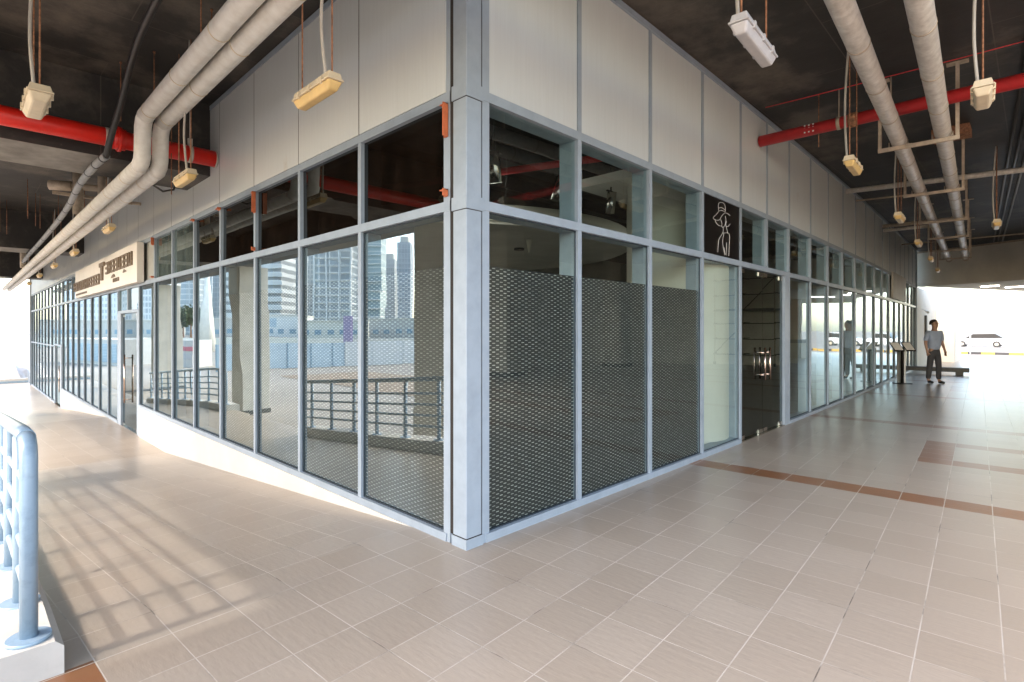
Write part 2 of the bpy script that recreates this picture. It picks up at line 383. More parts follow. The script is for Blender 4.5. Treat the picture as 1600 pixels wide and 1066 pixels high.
rail_strip(TL, [.174] + LM[1:], CZ - .07, CZ - .012, .012, .1, 'head_trim'); rail_strip(TR, [.146] + RM[1:], CZ - .07, CZ - .012, .012, .1, 'head_trim')
rail_strip(TL, LM[0:9], .0, .058, .008, name='sill'); rail_strip(TL, LM[10:19], -.545, -.485, .008, name='sill'); rail_strip(TL, LM[20:], -1.18, -1.12, .008, name='sill')
rail_strip(TR, RM[0:5], 0, .06, .008, name='sill'); rail_strip(TR, RM[6:], 0, .05, .008, name='sill')
rail_strip(TL, LM[20:], .88, .93, .004, name='transom')
rail_strip(TL, LM[8:11], 1.84, 1.90, .004, name='transom')
rail_strip(TL, LM[18:21], .93, .98, .006, name='transom')
# white plinth under the glazing where the floor ramps down
def plinth(s0, s1, top, n=.012):
    b = MB(); st = [s0 + (s1 - s0) * k / 12 for k in range(13)]
    for a, c in zip(st, st[1:]):
        z0, z1 = min(fz(a) - .05, top - .01), min(fz(c) - .05, top - .01)
        q = [(-n, a, z0), (-n, c, z1), (-n, c, top), (-n, a, top)]; r = [(.15, y, z) for _, y, z in q]
        b.face(q)
        b.face(r[::-1])
    b.face([(-n, s1, min(fz(s1) - .05, top)), (.15, s1, min(fz(s1) - .05, top)), (.15, s1, top), (-n, s1, top)])
    b.face([(-n, s0, top), (-n, s1, top), (.15, s1, top), (.15, s0, top)])
    return b.build('plinth', 'white_wall', B)
plinth(.6, 9.50, -.002); plinth(11.62, 20.62, -.548)
# corner post with bands and dark joints
b = MB(); b.box(-.008, .132, -.008, .132, .075, CZ - .01); b.build('corner_post', 'frame', B, .004)
for z0, z1 in ((0, .07), (MZ - .045, MZ + .045), (UZ - .05, UZ + .05)):
    b = MB(); b.box(-.012, .1455, -.012, .1455, z0, z1); b.build('corner_band', 'frame', B)
b = MB()
for z in (.0725, MZ - .049, UZ - .054): b.box(-.0095, .1335, -.0095, .1335, z - .0025, z + .0025)
b.box(.002, .03, .1325, .175, .07, CZ - .02); b.box(.1325, .1458, .002, .03, .07, CZ - .02)
b.build('joint_line', 'gap', B)
# panes, films, panels
prnd = random.Random(21)
def quad(T, s0, s1, z0, z1, n, name, m, par):
    k = (lambda: prnd.uniform(-.0022, .0022)) if 'pane' in name else (lambda: 0)
    b = MB(); b.face([T(s0, n + k(), z0), T(s1, n + k(), z0), T(s1, n + k(), z1), T(s0, n + k(), z1)]); return b.build(name, m, par)
def lower_range(i, left):
    if left:
        if i in (8, 9): return None
        if i in (18, 19): return None
        return .058 if i < 8 else (-.485 if i < 18 else -1.12)
    return None if i in (4, 5) else .06
FT = 1.955
for left, T, L in ((True, TL, LM), (False, TR, RM)):
    for i, (a, c) in enumerate(zip(L, L[1:])):
        w = .026; s0, s1 = a + w, c - w
        z0 = lower_range(i, left)
        if z0 is not None:
            p = quad(T, s0, s1, z0, MZ - HW, GN, 'window_pane', 'glass' if left else 'glass_right', B)
            if (left and i < 4) or (not left and i < 3):
                quad(T, s0, s1, z0, FT, GN - .012, 'window_film', 'film', p)
        elif left and i == 8: quad(T, s0, s1, 1.90, MZ - HW, GN, 'window_pane', 'glass', B)
        elif left and i == 9: quad(T, s0, s1, 1.90, MZ - HW, GN, 'window_pane', 'frosted', B)
        elif left: quad(T, s0, s1, .98, MZ - HW, GN, 'window_pane', 'glass', B)
        if z0 is not None:
            gb = MB()
            for q0, q1, h0, h1 in ((s0, s0 + .009, z0, MZ - HW), (s1 - .009, s1, z0, MZ - HW), (s0 + .009, s1 - .009, MZ - HW - .009, MZ - HW), (s0 + .009, s1 - .009, z0, z0 + .009)):
                gb.box(q0, q1, GN + .004, GN + .012, h0, h1, T)
            gb.build('gasket', 'gasket', B)
        um = 'glass'
        if left: um = 'film_brown' if i < 5 else ('frosted' if i < 7 else 'glass')
        else: um = 'green_pane' if i > 13 else 'glass_upper'
        if not (left and i == 7) and not (not left and i == 3):
            quad(T, s0, s1, MZ + HW, UZ - HW, GN, 'upper_pane', um, B)
        pb = MB()
        if left: pb.box(a + .007, c - .007, -.03, .006, UZ + HW + .004, CZ - .075, T)
        else: pb.box(a + .032, c - .032, -.03, -.008, UZ + HW + .004, CZ - .075, T)
        pb.build('wall_panel', 'panel', B)
        if left:
            jb = MB(); jb.box(c - .0065, c + .0065, .0005, .0045, UZ + HW, CZ - .075, T); jb.build('panel_joint', 'gap', B)
# blank grey panel right of the shop sign
b = MB(); b.box(LM[7] + .06, LM[8] - .026, -.04, GN, MZ + HW, UZ - HW, TL); b.build('blank_panel', plain('blank_grey_panel', (.36, .36, .33), .5, .08), B)

# doors -------------------------------------------------------------------
def door(T, s0, s1, z0, z1, hs, side, pull_z, par=None, wide=.0):
    e = MB(); e.box(s0, s1, -.052, -.040, z0 + .015, z1 - .008, T)
    d = e.build('glass_door', 'glass_door', B)
    h = MB()
    for n in (.03, -.12):
        h.tube([T(hs, n, pull_z[0]), T(hs, n, pull_z[1])], .015, 10)
    for z in (pull_z[0] + .07, pull_z[1] - .07): h.tube([T(hs, .03, z), T(hs, -.12, z)], .008, 8)
    h.build('door_handle', 'copper_steel', d)
    q = MB()
    for s, w in ((s0, 1), (s1, -1)):
        for z in (z0 + .015, z1 - .075): q.box(min(s + w * .01, s + w * .17), max(s + w * .01, s + w * .17), -.062, -.03, z, z + .055, T)
    q.build('patch_fitting', 'steel', d)
    return d
rx0, rx1 = RM[4] + .03, 6.64
mid = (rx0 + rx1) / 2
door(TR, rx0, mid - .004, 0, MZ - HW, mid - .10, 1, (.78, 1.24)); door(TR, mid + .004, rx1, 0, MZ - HW, mid + .11, -1, (.78, 1.24))
b = MB(); b.box(6.65, 6.895, -.20, -.002, 0, MZ - HW, TR); b.build('door_post', 'frame', B, .004)
b = MB(); b.box(rx0, rx1, -.10, .0, 0, .012, TR); b.build('threshold', 'steel', B)
door(TL, LM[8] + .20, LM[10] - .33, -.55, 1.84, LM[8] + 1.10, 1, (-.02, .98))
b = MB(); b.box(LM[10] - .32, LM[10] - .026, -.20, -.001, -.56, 1.838, TL); b.build('door_post', 'frame', B, .004); b = MB(); b.box(LM[8] + .026, LM[8] + .17, -.2, -.001, -.56, 1.838, TL); b.build('door_post', 'frame', B, .004)
b = MB(); b.box(LM[8] + .17, LM[10] - .32, -.12, .0, -.56, -.54, TL); b.build('threshold', 'steel', B)
door(TL, LM[18] + .25, LM[20] - .06, -1.17, .93, LM[18] + .45, 1, (-.65, .25))
b = MB(); b.box(LM[18] - .02, LM[18] + .24, -.2, .02, -1.18, .929, TL); b.build('door_post', 'frame', B, .004)
b = MB(); b.box(LM[28] - .02, LM[28] + .12, -.3, .05, -1.18, CZ - .02, TL); b.build('end_post', 'frame', B)
b = MB(); b.box(RM[20] + .0, RM[20] + .16, -.3, .03, 0, CZ - .02, TR); b.build('end_post', 'frame_dark', B)
b = MB(); b.box(LM[0], .1, 0, 0.001, 0, .001, TL)
# black sign panel with line drawing of a woman in a hat, fourth upper bay of the right side
sa, sc_ = RM[3] + .026, RM[4] - .026
b = MB(); b.box(sa, sc_, -.05, -.012, MZ + HW, UZ - HW, TR); bp = b.build('black_panel', 'black', B)
def ln(pts):  # pixels of the drawing, 0..1 across / up the panel
    return [TR(sa + (sc_ - sa) * x, -.006, MZ + HW + (UZ - MZ - 2 * HW) * y) for x, y in pts]
def smooth(pts, n=5):
    out = []
    P = [pts[0]] + list(pts) + [pts[-1]]
    for k in range(1, len(P) - 2):
        for j in range(n):
            t = j / n; a, b_, c_, d = P[k - 1], P[k], P[k + 1], P[k + 2]
            out.append(tuple(.5 * ((2 * b_[q]) + (-a[q] + c_[q]) * t + (2 * a[q] - 5 * b_[q] + 4 * c_[q] - d[q]) * t * t + (-a[q] + 3 * b_[q] - 3 * c_[q] + d[q]) * t ** 3) for q in range(2)))
    out.append(tuple(pts[-1])); return out
DRAW = [[(212, 340), (205, 270), (215, 225), (245, 212), (280, 222), (303, 265), (306, 340), (303, 365)],
        [(212, 305), (240, 292), (270, 300), (303, 330)], [(212, 350), (240, 335), (275, 342), (303, 362)],
        [(212, 350), (185, 395), (140, 450), (150, 480), (190, 492), (225, 480), (250, 430), (275, 395), (305, 375), (340, 380), (375, 410)],
        [(160, 480), (175, 530), (210, 570), (250, 580)], [(240, 480), (258, 540), (255, 575), (270, 600), (295, 575), (305, 550), (315, 480), (305, 420)],
        [(320, 500), (315, 570), (345, 580), (380, 540)], [(275, 600), (275, 650), (268, 690)], [(318, 580), (330, 630), (345, 690)],
        [(268, 690), (300, 682), (350, 685), (370, 730), (365, 850), (357, 1035)], [(268, 690), (240, 740), (210, 810), (200, 990)],
        [(285, 690), (268, 800), (275, 900), (300, 1030)], [(325, 830), (325, 960), (318, 1025)], [(290, 910), (305, 1000), (325, 1030)]]
def dq(X, Y):
    x = (X - 10) / 520; yt = 75 + .404 * (X - 10); yb = 1005 + .2 * (X - 10)
    return (x, (yb - Y) / (yb - yt))
d = MB()
for s_ in DRAW: d.tube(ln([dq(*p) for p in smooth(s_)]), .0028, 6)
d.build('line_drawing', 'white', bp)
# grey sign panel far down the right side
b = MB(); b.box(RM[14] + .3, RM[17] - .2, .0, .05, 2.42, 3.2, TR); o = b.build('blank_sign', plain('sign_grey_white', (.52, .50, .45), .6, .12, 2))
tag(o, 'plain off white sign panel fixed over the far doorway of the right side', 'sign')

# ------------------------------------------------------------------ shop sign over the left door
e = empty('shop_sign', (-.03, 9.0, 2.37), 'long white shop sign with brown lettering over the left glass door', 'sign')
b = MB(); b.box(9.05, 16.6, .02, .13, 2.38, 3.12, TL); b.build('sign_box', 'warm_white', e, .003)
# brown letters: too blurred to read in the photo; strokes follow their outlines, size and spacing
def sign_txt(s_from, s_to, z0, z1, n, rnd, depth=.03):
    rnd = random.Random(rnd); w = (s_to - s_from) / n; q = MB()
    for k in range(n):
        s = s_from + k * w; a, c_ = s + w * .08, s + w * .86; t = (c_ - a) * .24; ty = rnd.randrange(5)
        zz0, zz1 = z0, z1; th = (z1 - z0) * .17
        q.box(a, a + t, .13, .13 + depth, zz0, zz1, TL)
        if ty in (0, 1, 3): q.box(c_ - t, c_, .13, .13 + depth, zz0, zz1, TL)
        if ty in (0, 2, 4): q.box(a + t, c_ - (t if ty == 0 else 0), .13, .13 + depth, zz1 - th, zz1, TL)
        if ty in (1, 2, 4): q.box(a + t, c_ - (t if ty == 1 else 0), .13, .13 + depth, zz0, zz0 + th, TL)
        if ty in (2, 3, 4): q.box(a + t, c_ - (t if ty == 3 else 0), .13, .13 + depth, (zz0 + zz1) / 2 - th / 2, (zz0 + zz1) / 2 + th / 2, TL)
    return q
q = sign_txt(9.35, 12.0, 2.72, 2.98, 8, 3); q.build('lettering', 'brown_letters', e)
q = MB(); q.box(12.12, 12.7, .13, .165, 2.93, 3.02, TL); q.box(12.32, 12.52, .13, .165, 2.62, 2.93, TL); q.build('lettering', 'brown_letters', e)
q = sign_txt(12.75, 16.75, 2.56, 2.80, 12, 5); q.build('lettering', 'brown_letters', e)
q = sign_txt(10.6, 11.25, 2.50, 2.58, 7, 8, .01); q.build('lettering', 'brown_letters', e)
q = sign_txt(14.6, 16.4, 2.44, 2.49, 16, 9, .01); q.build('lettering', 'brown_letters', e)
q = MB(); q.prism([(11.0, 2.61), (11.4, 2.60), (11.25, 2.66), (11.1, 2.67)], 0, .02, lambda x, y, z: TL(x, .13 + z, y)); q.prism([(9.9, 2.64), (10.2, 2.63), (10.1, 2.69)], 0, .02, lambda x, y, z: TL(x, .13 + z, y)); q.build('lettering', 'brown_letters', e)

# ------------------------------------------------------------------ orange brackets on the left side
OB = [((.212, 2.86), (.02, .235), 'orange steel angle on the top corner of the first dark pane'),
      ((.212, 2.44), (.02, .05), 'small orange clip near the foot of the first dark pane'),
      ((3.74, 2.86), (.03, .245), 'orange steel angle on the mullion between third and fourth dark panes'),
      ((3.74, 2.42), (.02, .04), 'small rusty clip under the orange angle between dark panes'),
      ((8.44, 3.0), (.05, .13), 'rusty red box clip beside the white shop sign'),
      ((8.46, 2.42), (.07, .03), 'small rusty clip low beside the white shop sign'),
      ((4.95, 3.08), (.05, .03), 'small rusty clip on the transom above the fifth pane'),
      ((6.08, 3.09), (.05, .03), 'tiny rusty clip on the transom above the green panes')]
for (s, z), (w, h), l in OB:
    q = MB(); q.box(s - w, s + w, .004, .012, z, z + h, TL); q.box(s - w, s - w + .008, .012, .05, z, z + h, TL)
    q.box(s - w, s + w * 2.2, .004, .03, z + h - .008, z + h, TL)
    tag(q.build('orange_bracket', 'orange'), l, 'bracket', 'orange brackets on the glazing frame')

# ------------------------------------------------------------------ inside the building
def spot(loc, yaw, label):
    e = empty('spotlight', loc, label, 'spotlight', 'spotlights hanging inside'); x, y, z = loc
    d = Vector((math.cos(yaw) * .25, math.sin(yaw) * .25, -1)).normalized()
    q = MB(); p = Vector(loc); q.tube([p - d * .15, p + d * .15], .065, 16); q.build('lamp_can', 'steel', e)
    q = MB(); q.tube([(x, y, z + .12), (x, y, z + .26)], .012, 6); q.box(x - .1, x + .1, y - .012, y + .012, z + .15, z + .165); q.build('yoke', 'dark_metal', e)
    q = MB(); q.tube([(x, y, z + .26), (x, y, CZ)], .008, 6); q.build('hanging_rod', 'dark_metal', e)
spot((1.23, 1.0, 3.08), .4, 'steel spotlight seen in the first upper pane, nearest the corner')
spot((2.84, 1.5, 3.26), 2.4, 'steel spotlight near the right edge of the first upper pane')
spot((4.0, 1.5, 3.28), 1.0, 'steel spotlight hanging inside the second upper pane')
q = MB(); n = 40
q.tube([(4.6, .82, 0), (4.6, .82, 3.5)], .68, 48, False)
tag(q.build('round_column', 'cream_wall'), 'white round column standing inside behind the glass beside the double door', 'column')
q = MB(); q.box(3.75, 6.3, .25, 1.9, 3.5, 3.62); tag(q.build('ceiling_soffit', 'grey_wall', None), 'grey boxed soffit above the white round column inside', 'soffit')
pl = [(5.0 + 3.4 * math.cos(a), 5.8 + 3.4 * math.sin(a)) for a in [k * 2 * math.pi / 64 for k in range(64)]]
e = empty('round_bulkhead', (6.4, 5.6, 3.1), 'curved cream ceiling bulkhead seen through the upper panes', 'bulkhead')
q = MB(); q.prism(pl, 3.12, 3.36, sm=True); q.build('bulkhead_rim', 'cream_wall', e)
q = MB(); q.prism([(5.0 + (x - 5.0) * .97, 5.8 + (y - 5.8) * .97) for x, y in pl], 3.08, 3.118, sm=True); q.build('bulkhead_base', 'grey_wall', e)
q = MB(); q.tube([(5.2, 4.4, 3.04), (5.2, 4.4, 3.078)], .10, 20); q.build('downlight', 'dark_metal', e)
q = MB(); q.tube([(4.6, 3.6, 2.85), (4.6, 3.6, 3.08)], [.015, .055], 12); tag(q.build('cone_lamp', 'cream_wall'), 'small cone shaped lamp hanging under the curved bulkhead', 'lamp')
for (x0, y0, x1, y1, l) in ((.3, 11, 24, 11.2, 'plain grey back wall inside behind the right glazing'), (9, 11.25, 9.2, 33, 'plain grey inner wall behind the left glazing'), (23.6, .95, 23.8, 11.2, 'grey inner end wall at the far right of the building'), (.2, 32.7, 9, 32.9, 'grey inner end wall at the far left of the building')):
    q = MB(); q.box(x0, x1, y0, y1, 0 if y0 < 20 else -1.3, CZ - .002); tag(q.build('inner_wall', 'int_wall'), l, 'wall')
for (x, y, z, l) in ((2.75, 2.6, 3.07, 'square lit ceiling light seen inside the first right pane'), (6.4, 1.3, 3.42, 'square lit panel added inside to brighten the round column')):  # second panel is added to brighten the round column
    q = MB(); q.box(x - .3, x + .3, y - .15, y + .15, z, z + .04); tag(q.build('ceiling_light', 'int_lamp'), l, 'light')
q = MB(); q.box(.5, 8.8, 2.6, 2.9, 3.9, 4.15); q.box(.5, 8.8, 3.4, 3.6, 3.8, 4.0)
tag(q.build('air_duct', 'dark_metal'), 'pair of dim ducts under the ceiling inside', 'duct')
q = MB(); q.tube([(3.0, .8, 3.55), (1.2, 6, 3.55)], .045, 10); tag(q.build('sprinkler_pipe', 'crimson'), 'dull red pipe under the ceiling inside', 'pipe')

# ------------------------------------------------------------------ right end of the corridor
WD = (-.406, -.914)                        # direction of the end lintel, away from the glass front
P0 = (24.08, .63)
def TW(s, n, z):                           # s along lintel, n depth away from the corridor
    return (P0[0] + WD[0] * s + .914 * n, P0[1] + WD[1] * s - .406 * n, z)
e = empty('end_wall', (P0[0], P0[1], 3.18), 'grey painted lintel wall across the far end of the corridor', 'wall')
b = MB(); b.box(0, 15, 0, .35, 3.18, CZ - .03, TW); b.box(5.2, 15, 0, .35, 0, 3.179, TW); b.build('lintel', 'grey_wall', e)  # out-of-view full-height stretch is added to cut light from the far opening
b = MB(); b.box(0, 15, -.03, -.001, CZ - .09, CZ - .03, TW); b.build('edge_trim', 'cream_steel', e)
b = MB(); b.box(0, 15, .351, 9, 3.2, 3.45, TW); b.box(0, 15, 8.6, 9.2, 2.98, 3.2, TW)
tag(b.build('porch_soffit', 'cream_wall'), 'low cream soffit beyond the lintel at the far end', 'soffit')
for k, (s, n) in enumerate(((1.0, 2.2), (1.1, 3.6), (1.2, 5.0), (1.7, 6.4))):
    q = MB(); q.box(s, s + (.55 if k < 3 else 1.2), n, n + .12, 3.165, 3.197, TW); tag(q.build('strip_light', 'lamp'), ['nearest', 'second', 'third', 'farthest and longest'][k] + ' lit strip light in the cream soffit at the far end', 'light', 'lit strip lights in the far soffit')
b = MB(); b.box(24.1, 33.5, .64, 3.4, 0, 3.19); tag(b.build('cream_wall', 'cream_wall', None), 'cream wall continuing past the end of the glass front', 'wall')
b = MB(); b.box(29.9, 33, -.02, .638, 0, 3.19); tag(b.build('cream_pier', 'cream_wall', None), 'cream pier at the left edge of the bright far opening', 'wall')
# cctv camera
e = empty('security_camera', (25.5, .6, 2.35), 'small white security camera on the cream wall at the far end', 'camera')
q = MB(); q.tube([(25.35, .42, 2.2), (25.6, .5, 2.25)], .045, 12); q.build('camera_body', 'white', e); q = MB(); q.tube([(25.5, .47, 2.24), (25.5, .64, 2.34)], .015, 8); q.build('bracket', 'white', e)
q = MB(); q.box(26.2, 26.4, .56, .638, .9, 2.1); tag(q.build('wall_box', 'stone_dark'), 'narrow dark fitting on the cream wall below the security camera', 'fitting')
# yellow and black kerb, cars
for k in range(34):
    q = MB(); y = 4.0 - k * .62; q.box(40.8, 41.1, y - .61, y, -.35, .14)
    if k == 0: km = {}; kb = MB(); kyb = MB()
    (kyb if k % 2 else kb).box(40.8, 41.1, y - .61, y, -.35, .14)
e = empty('striped_kerb', (41, -5, 0), 'yellow and black striped kerb beyond the far opening', 'kerb')
kyb.build('yellow_block', plain('kerb_yellow', (.75, .45, .08), .7, .1), e); kb.build('black_block', plain('kerb_black', (.06, .06, .06), .7, .1), e)
g = MB(); g.box(38.03, 40.8, -40, 30, -.5, -.006); g.box(41.1, 140, -60, 40, -.9, -.3); struct(g.build('pavement', 'ground'))
def car(loc, rz, label, paint):
    e = empty('parked_car', (0, 0, 0), label, 'car', 'cars parked beyond the far opening')
    T = lambda x, y, z: (x, z, y)
    q = MB(); q.prism([(-2.15, .25), (2.1, .25), (2.2, .45), (2.15, .72), (1.2, .88), (-2.0, .92), (-2.2, .7), (-2.2, .4)], -.85, .85, T); q.build('body', paint, e, .05)
    q = MB(); q.prism([(1.15, .88), (.45, 1.35), (-1.2, 1.40), (-1.9, .91)], -.72, .72, T); q.build('cabin_glass', 'dark_metal', e, .03)
    q = MB(); q.prism([(.42, 1.345), (.4, 1.39), (-1.15, 1.44), (-1.2, 1.395)], -.70, .70, T); q.build('roof', paint, e)
    for x in (-1.35, 1.35):
        for y in (-.8, .8):
            q = MB(); q.tube([(x, y - .1, .31), (x, y + .1, .31)], .31, 20); w = q.build('wheel', 'black_cable', e)
            q = MB(); q.tube([(x, y - .105, .31), (x, y + .105, .31)], .17, 14); q.build('rim', 'steel', w)
    for y in (-.6, .6): q = MB(); q.box(2.12, 2.2, y - .16, y + .16, .55, .67); q.build('headlight', 'white', e)
    e.location = loc; e.rotation_euler = (0, 0, rz); return e
M['car_white'] = plain('car_white', (.7, .7, .7), .25, .02); M['car_silver'] = plain('car_silver', (.45, .47, .5), .25, .02)
c0 = car((66, -4.6, -.3), R(100), 'white car parked farthest left in the near row outside', 'car_white')
copy_thing(c0, (67, -9.5, -.3), 'white car parked second in the near row outside', R(97))
c1 = car((78, -5.5, -.3), R(95), 'silver car parked first in the far row outside', 'car_silver')
copy_thing(c1, (79, -12.5, -.3), 'silver car parked second in the far row outside', R(93))
copy_thing(c1, (72, 1.5, -.3), 'silver car parked nearest the cream pier outside', R(88))
# low dark bench, round sign
e = empty('low_bench', (17.0, -1.2, 0), 'low dark stone bench by the far opening', 'bench')
def uv(u, v): c_, s_ = math.cos(GA), math.sin(GA); return (u * c_ - v * s_, u * s_ + v * c_)
def TG(u, v, z): x, y = uv(u, v); return (x, y, z)
bc = (20.6, -1.05)
q = MB(); q.box(bc[0] - .15, bc[0] + .15, bc[1] - 1.35, bc[1] + .9, .10, .24, TG); q.build('seat', 'stone_dark', e, .02)
for v in (-1.1, .6): q = MB(); q.box(bc[0] - .1, bc[0] + .1, bc[1] + v - .1, bc[1] + v + .1, 0, .10, TG); q.build('leg', 'stone_dark', e)
e = empty('round_sign', (38.5, .2, 0), 'round grey disc on a thin post in the bright far opening', 'sign')
q = MB(); q.tube([(38.5, .0, -.1), (38.5, .0, 2.4)], .03, 8); q.build('post', 'white', e); q = MB(); q.tube([(38.45, .0, 2.1), (38.49, .0, 2.1)], .28, 24); q.build('disc', 'grey_plastic', e)

# menu stand
e = empty('menu_stand', (16.3, -.25, 0), 'black menu stand with two tilted grey boards beside the right glazing', 'stand')
mx, my = 15.9, -.10
fw = Vector((.7124, .7018, 0)); rt = Vector((.7018, -.7124, 0))
def TM(s, n, z): p = Vector((mx, my, 0)) + rt * s + fw * n; return (p.x, p.y, z)
q = MB(); q.box(-.03, .03, -.02, .02, .02, 1.0, TM); q.box(-.17, .17, -.15, .15, 0, .02, TM); q.build('post', 'black', e)
for sx in (-1, 1):
    q = MB(); pts = [(.03 * sx, -.12, .90), (.29 * sx, -.12, .90), (.29 * sx - .05, .04, 1.13), (.03 * sx - .05, .04, 1.13)]
    lo = [TM(*p) for p in pts]; hi = [(x, y, z + .02) for x, y, z in lo]
    q.face(lo[::-1]); q.face(hi)
    for k in range(4): q.face([lo[k], lo[(k + 1) % 4], hi[(k + 1) % 4], hi[k]])
    bd = q.build('board', 'black', e)
    cx_ = sum(p[0] for p in hi) / 4; cy_ = sum(p[1] for p in hi) / 4; cz_ = sum(p[2] for p in hi) / 4
    q = MB(); q.face([(cx_ + (x - cx_) * .86, cy_ + (y - cy_) * .86, cz_ + (z - cz_) * .86 + .004) for x, y, z in hi]); q.build('menu_sheet', 'grey_wall', bd)
q = MB(); q.box(.06, .17, .10, .30, 0, .97, TM); tag(q.build('white_plinth', 'white', None, .005), 'narrow white plinth right behind the black menu stand', 'plinth')

# outer wall of the corridor (behind the camera's right) and scaffold mirrored in the glass
for (x0, x1, l) in ((4.5, 29.5, 'grey corridor wall opposite the glass front'),):
    b = MB(); b.box(x0, x1, -12.9, -12.6, 0, CZ - .002); tag(b.build('corridor_wall', 'cream_wall'), l, 'wall')
for a_, l in ((4.6, 'square column at the near end of the opposite corridor wall'), (9.5, 'square column midway along the opposite corridor wall'), (16, 'square column at the far end of the opposite corridor wall')):
    column(a_, a_ + .8, -9.6, -8.8, 0, CZ - .002, l, 'column_paint', 'square columns opposite the glass front')
e = empty('scaffold_tower', (21.8, -5.3, 0), 'steel scaffold tower mirrored in the glass right of the double door', 'scaffold')
q = MB()
for x in (20.6, 22.9):
    for y in (-6.8, -5.5, -4.2):
        q.tube([(x, y, .12), (x, y, 3.9)], .024, 8)
q.build('upright', 'cream_steel', e)
q = MB()
for z in (.45, 1.1, 1.75, 2.3, 2.95, 3.6):
    for x in (20.6, 22.9): q.tube([(x, -6.85, z), (x, -4.15, z)], .022, 6)
    for y in (-6.8, -5.5, -4.2): q.tube([(20.55, y, z + .04), (22.95, y, z + .04)], .022, 6)
q.tube([(20.6, -6.8, .5), (20.6, -5.5, 1.75)], .02, 6); q.tube([(20.6, -5.5, 2.3), (20.6, -4.2, 3.6)], .02, 6); q.tube([(22.9, -6.8, 1.75), (22.9, -5.5, 2.95)], .02, 6)
q.build('crossbar', 'stone_dark', e)
q = MB(); q.box(20.62, 22.88, -6.75, -4.25, 2.32, 2.37); q.build('platform', 'stone_dark', e)
for x in (20.6, 22.9):
    for y in (-6.8, -4.2): q = MB(); q.tube([(x, y - .03, .07), (x, y + .03, .07)], .07, 14); q.build('castor', 'black_cable', e)
b = MB(); b.box(30.5, 30.8, -12, -5.6, 0, 3.19); tag(b.build('side_wall', plain('warm_beige_paint', (.60, .45, .33), .8, .06)), 'warm beige wall mirrored in the far right panes', 'wall')
e = empty('reception_counter', (28.6, -5.2, 0), 'beige counter with dark top mirrored in the right glazing', 'counter')
q = MB(); q.box(28.2, 29.2, -7.4, -5.0, 0, .8); q.build('counter_body', 'cream_wall', e); q = MB(); q.box(28.15, 29.25, -7.45, -4.95, .8, .98); q.build('counter_top', 'stone_dark', e)

# ------------------------------------------------------------------ railing and kerb, left
def railing(b0, b1, label, kerb_label):
    e = empty('kerb_wall', (-2.27, b0, fz(b0)), kerb_label, 'kerb', 'white kerbs under the railings')
    kb = MB(); st = [b0 - .07] + [b0 + .4 * k for k in range(1, int((b1 - b0) / .4) + 1)] + [b1]
    for y0, y1 in zip(st, st[1:]):
        zs = [(fz(y0), fz(y0)), (fz(y1), fz(y1))]
        bot = -1.35 if y0 > .35 else -.01
        i = len(kb.v)
        for y, z in ((y0, fz(y0)), (y1, fz(y1))):
            kb.v += [(-2.50, y, bot), (-2.10, y, bot), (-2.10, y, z + .12), (-2.13, y, z + .15), (-2.46, y, z + .15), (-2.50, y, z + .12)]
        for k in range(6): kb.f.append((i + k, i + (k + 1) % 6, i + 6 + (k + 1) % 6, i + 6 + k)); kb.sm.append(False)
        if y0 == st[0]: kb.f.append(tuple(i + k for k in range(6))); kb.sm.append(False)
        if y1 == st[-1]: kb.f.append(tuple(i + 6 + k for k in range(6))); kb.sm.append(False)
    kb.build('kerb_body', 'kerb', e)
    e = empty('railing', (-2.21, b0, fz(b0) + .15), label, 'railing', 'blue tubular railings')
    a = -2.21; y = b0 + .03; ys = []
    while y < b1: ys.append(y); y += .78 if len(ys) > 1 else .49
    for k, y in enumerate(ys):
        z = fz(y); q = MB()
        if k == 0:
            q.tube([(a, y, z + .15), (a, y, z + .80), (a, y, z + .935), (a, y + .018, z + .98), (a, y + .06, z + 1.01), (a, y + .12, z + 1.016)], .032, 16)
        else: q.tube([(a, y, z + .15), (a, y, z + .99)], .029, 14)
        p = q.build('post', 'rail', e)
        q = MB(); q.tube([(a, y, z + .148), (a, y, z + .166)], .078, 24); q.build('base_plate', 'rail', p)
    q = MB(); pts = [(a, y, fz(y) + 1.016) for y in [b0 + .14] + [t for t in (b0 + .4 + .4 * k for k in range(80)) if t < b1] + [b1]]
    q.tube(pts, .034, 16); q.build('top_rail', 'rail', e)
    for h in (.338, .495, .65, .81):
        q = MB(); q.tube([(x, y, z - 1.016 + h) for x, y, z in [(a, b0 + .03, fz(b0) + 1.016)] + pts], .019, 10); q.build('lower_rail', 'rail', e)
railing(.33, 7.3, 'pale blue tubular railing beside the ramp, nearest the camera', 'white painted kerb under the nearest blue railing')
railing(11.8, 19.5, 'pale blue tubular railing farther along the ramp, mirrored in the glass', 'white painted kerb under the farther blue railing')
b = MB(); b.box(-2.42, 0, 33.5, 33.8, -1.35, -.95); tag(b.build('end_kerb', 'kerb'), 'low white kerb across the far end of the left walkway', 'kerb')
b = MB(); b.box(-2.42, 0, 33.47, 33.499, -1.17, -1.06); tag(b.build('kerb_stripe', 'rail'), 'blue strip along the foot of the far end kerb', 'kerb')
q = MB(); q.v = []; random.seed(4)
import bmesh
bm = bmesh.new(); bmesh.ops.create_icosphere(bm, subdivisions=3, radius=1)
for v in bm.verts: v.co = Vector((v.co.x * .62, v.co.y * .5, max(0, v.co.z) * 1.05)) * (1 + .12 * math.sin(v.co.x * 5 + v.co.z * 4))
me = bpy.data.meshes.new('covered_heap'); bm.to_mesh(me); bm.free(); me.materials.append(M['grey_plastic'])
o = bpy.data.objects.new('covered_heap', me); S.collection.objects.link(o); o.location = (-.3, 35.5, -1.35); tag(o, 'grey rounded heap beyond the far end of the left walkway', 'heap')

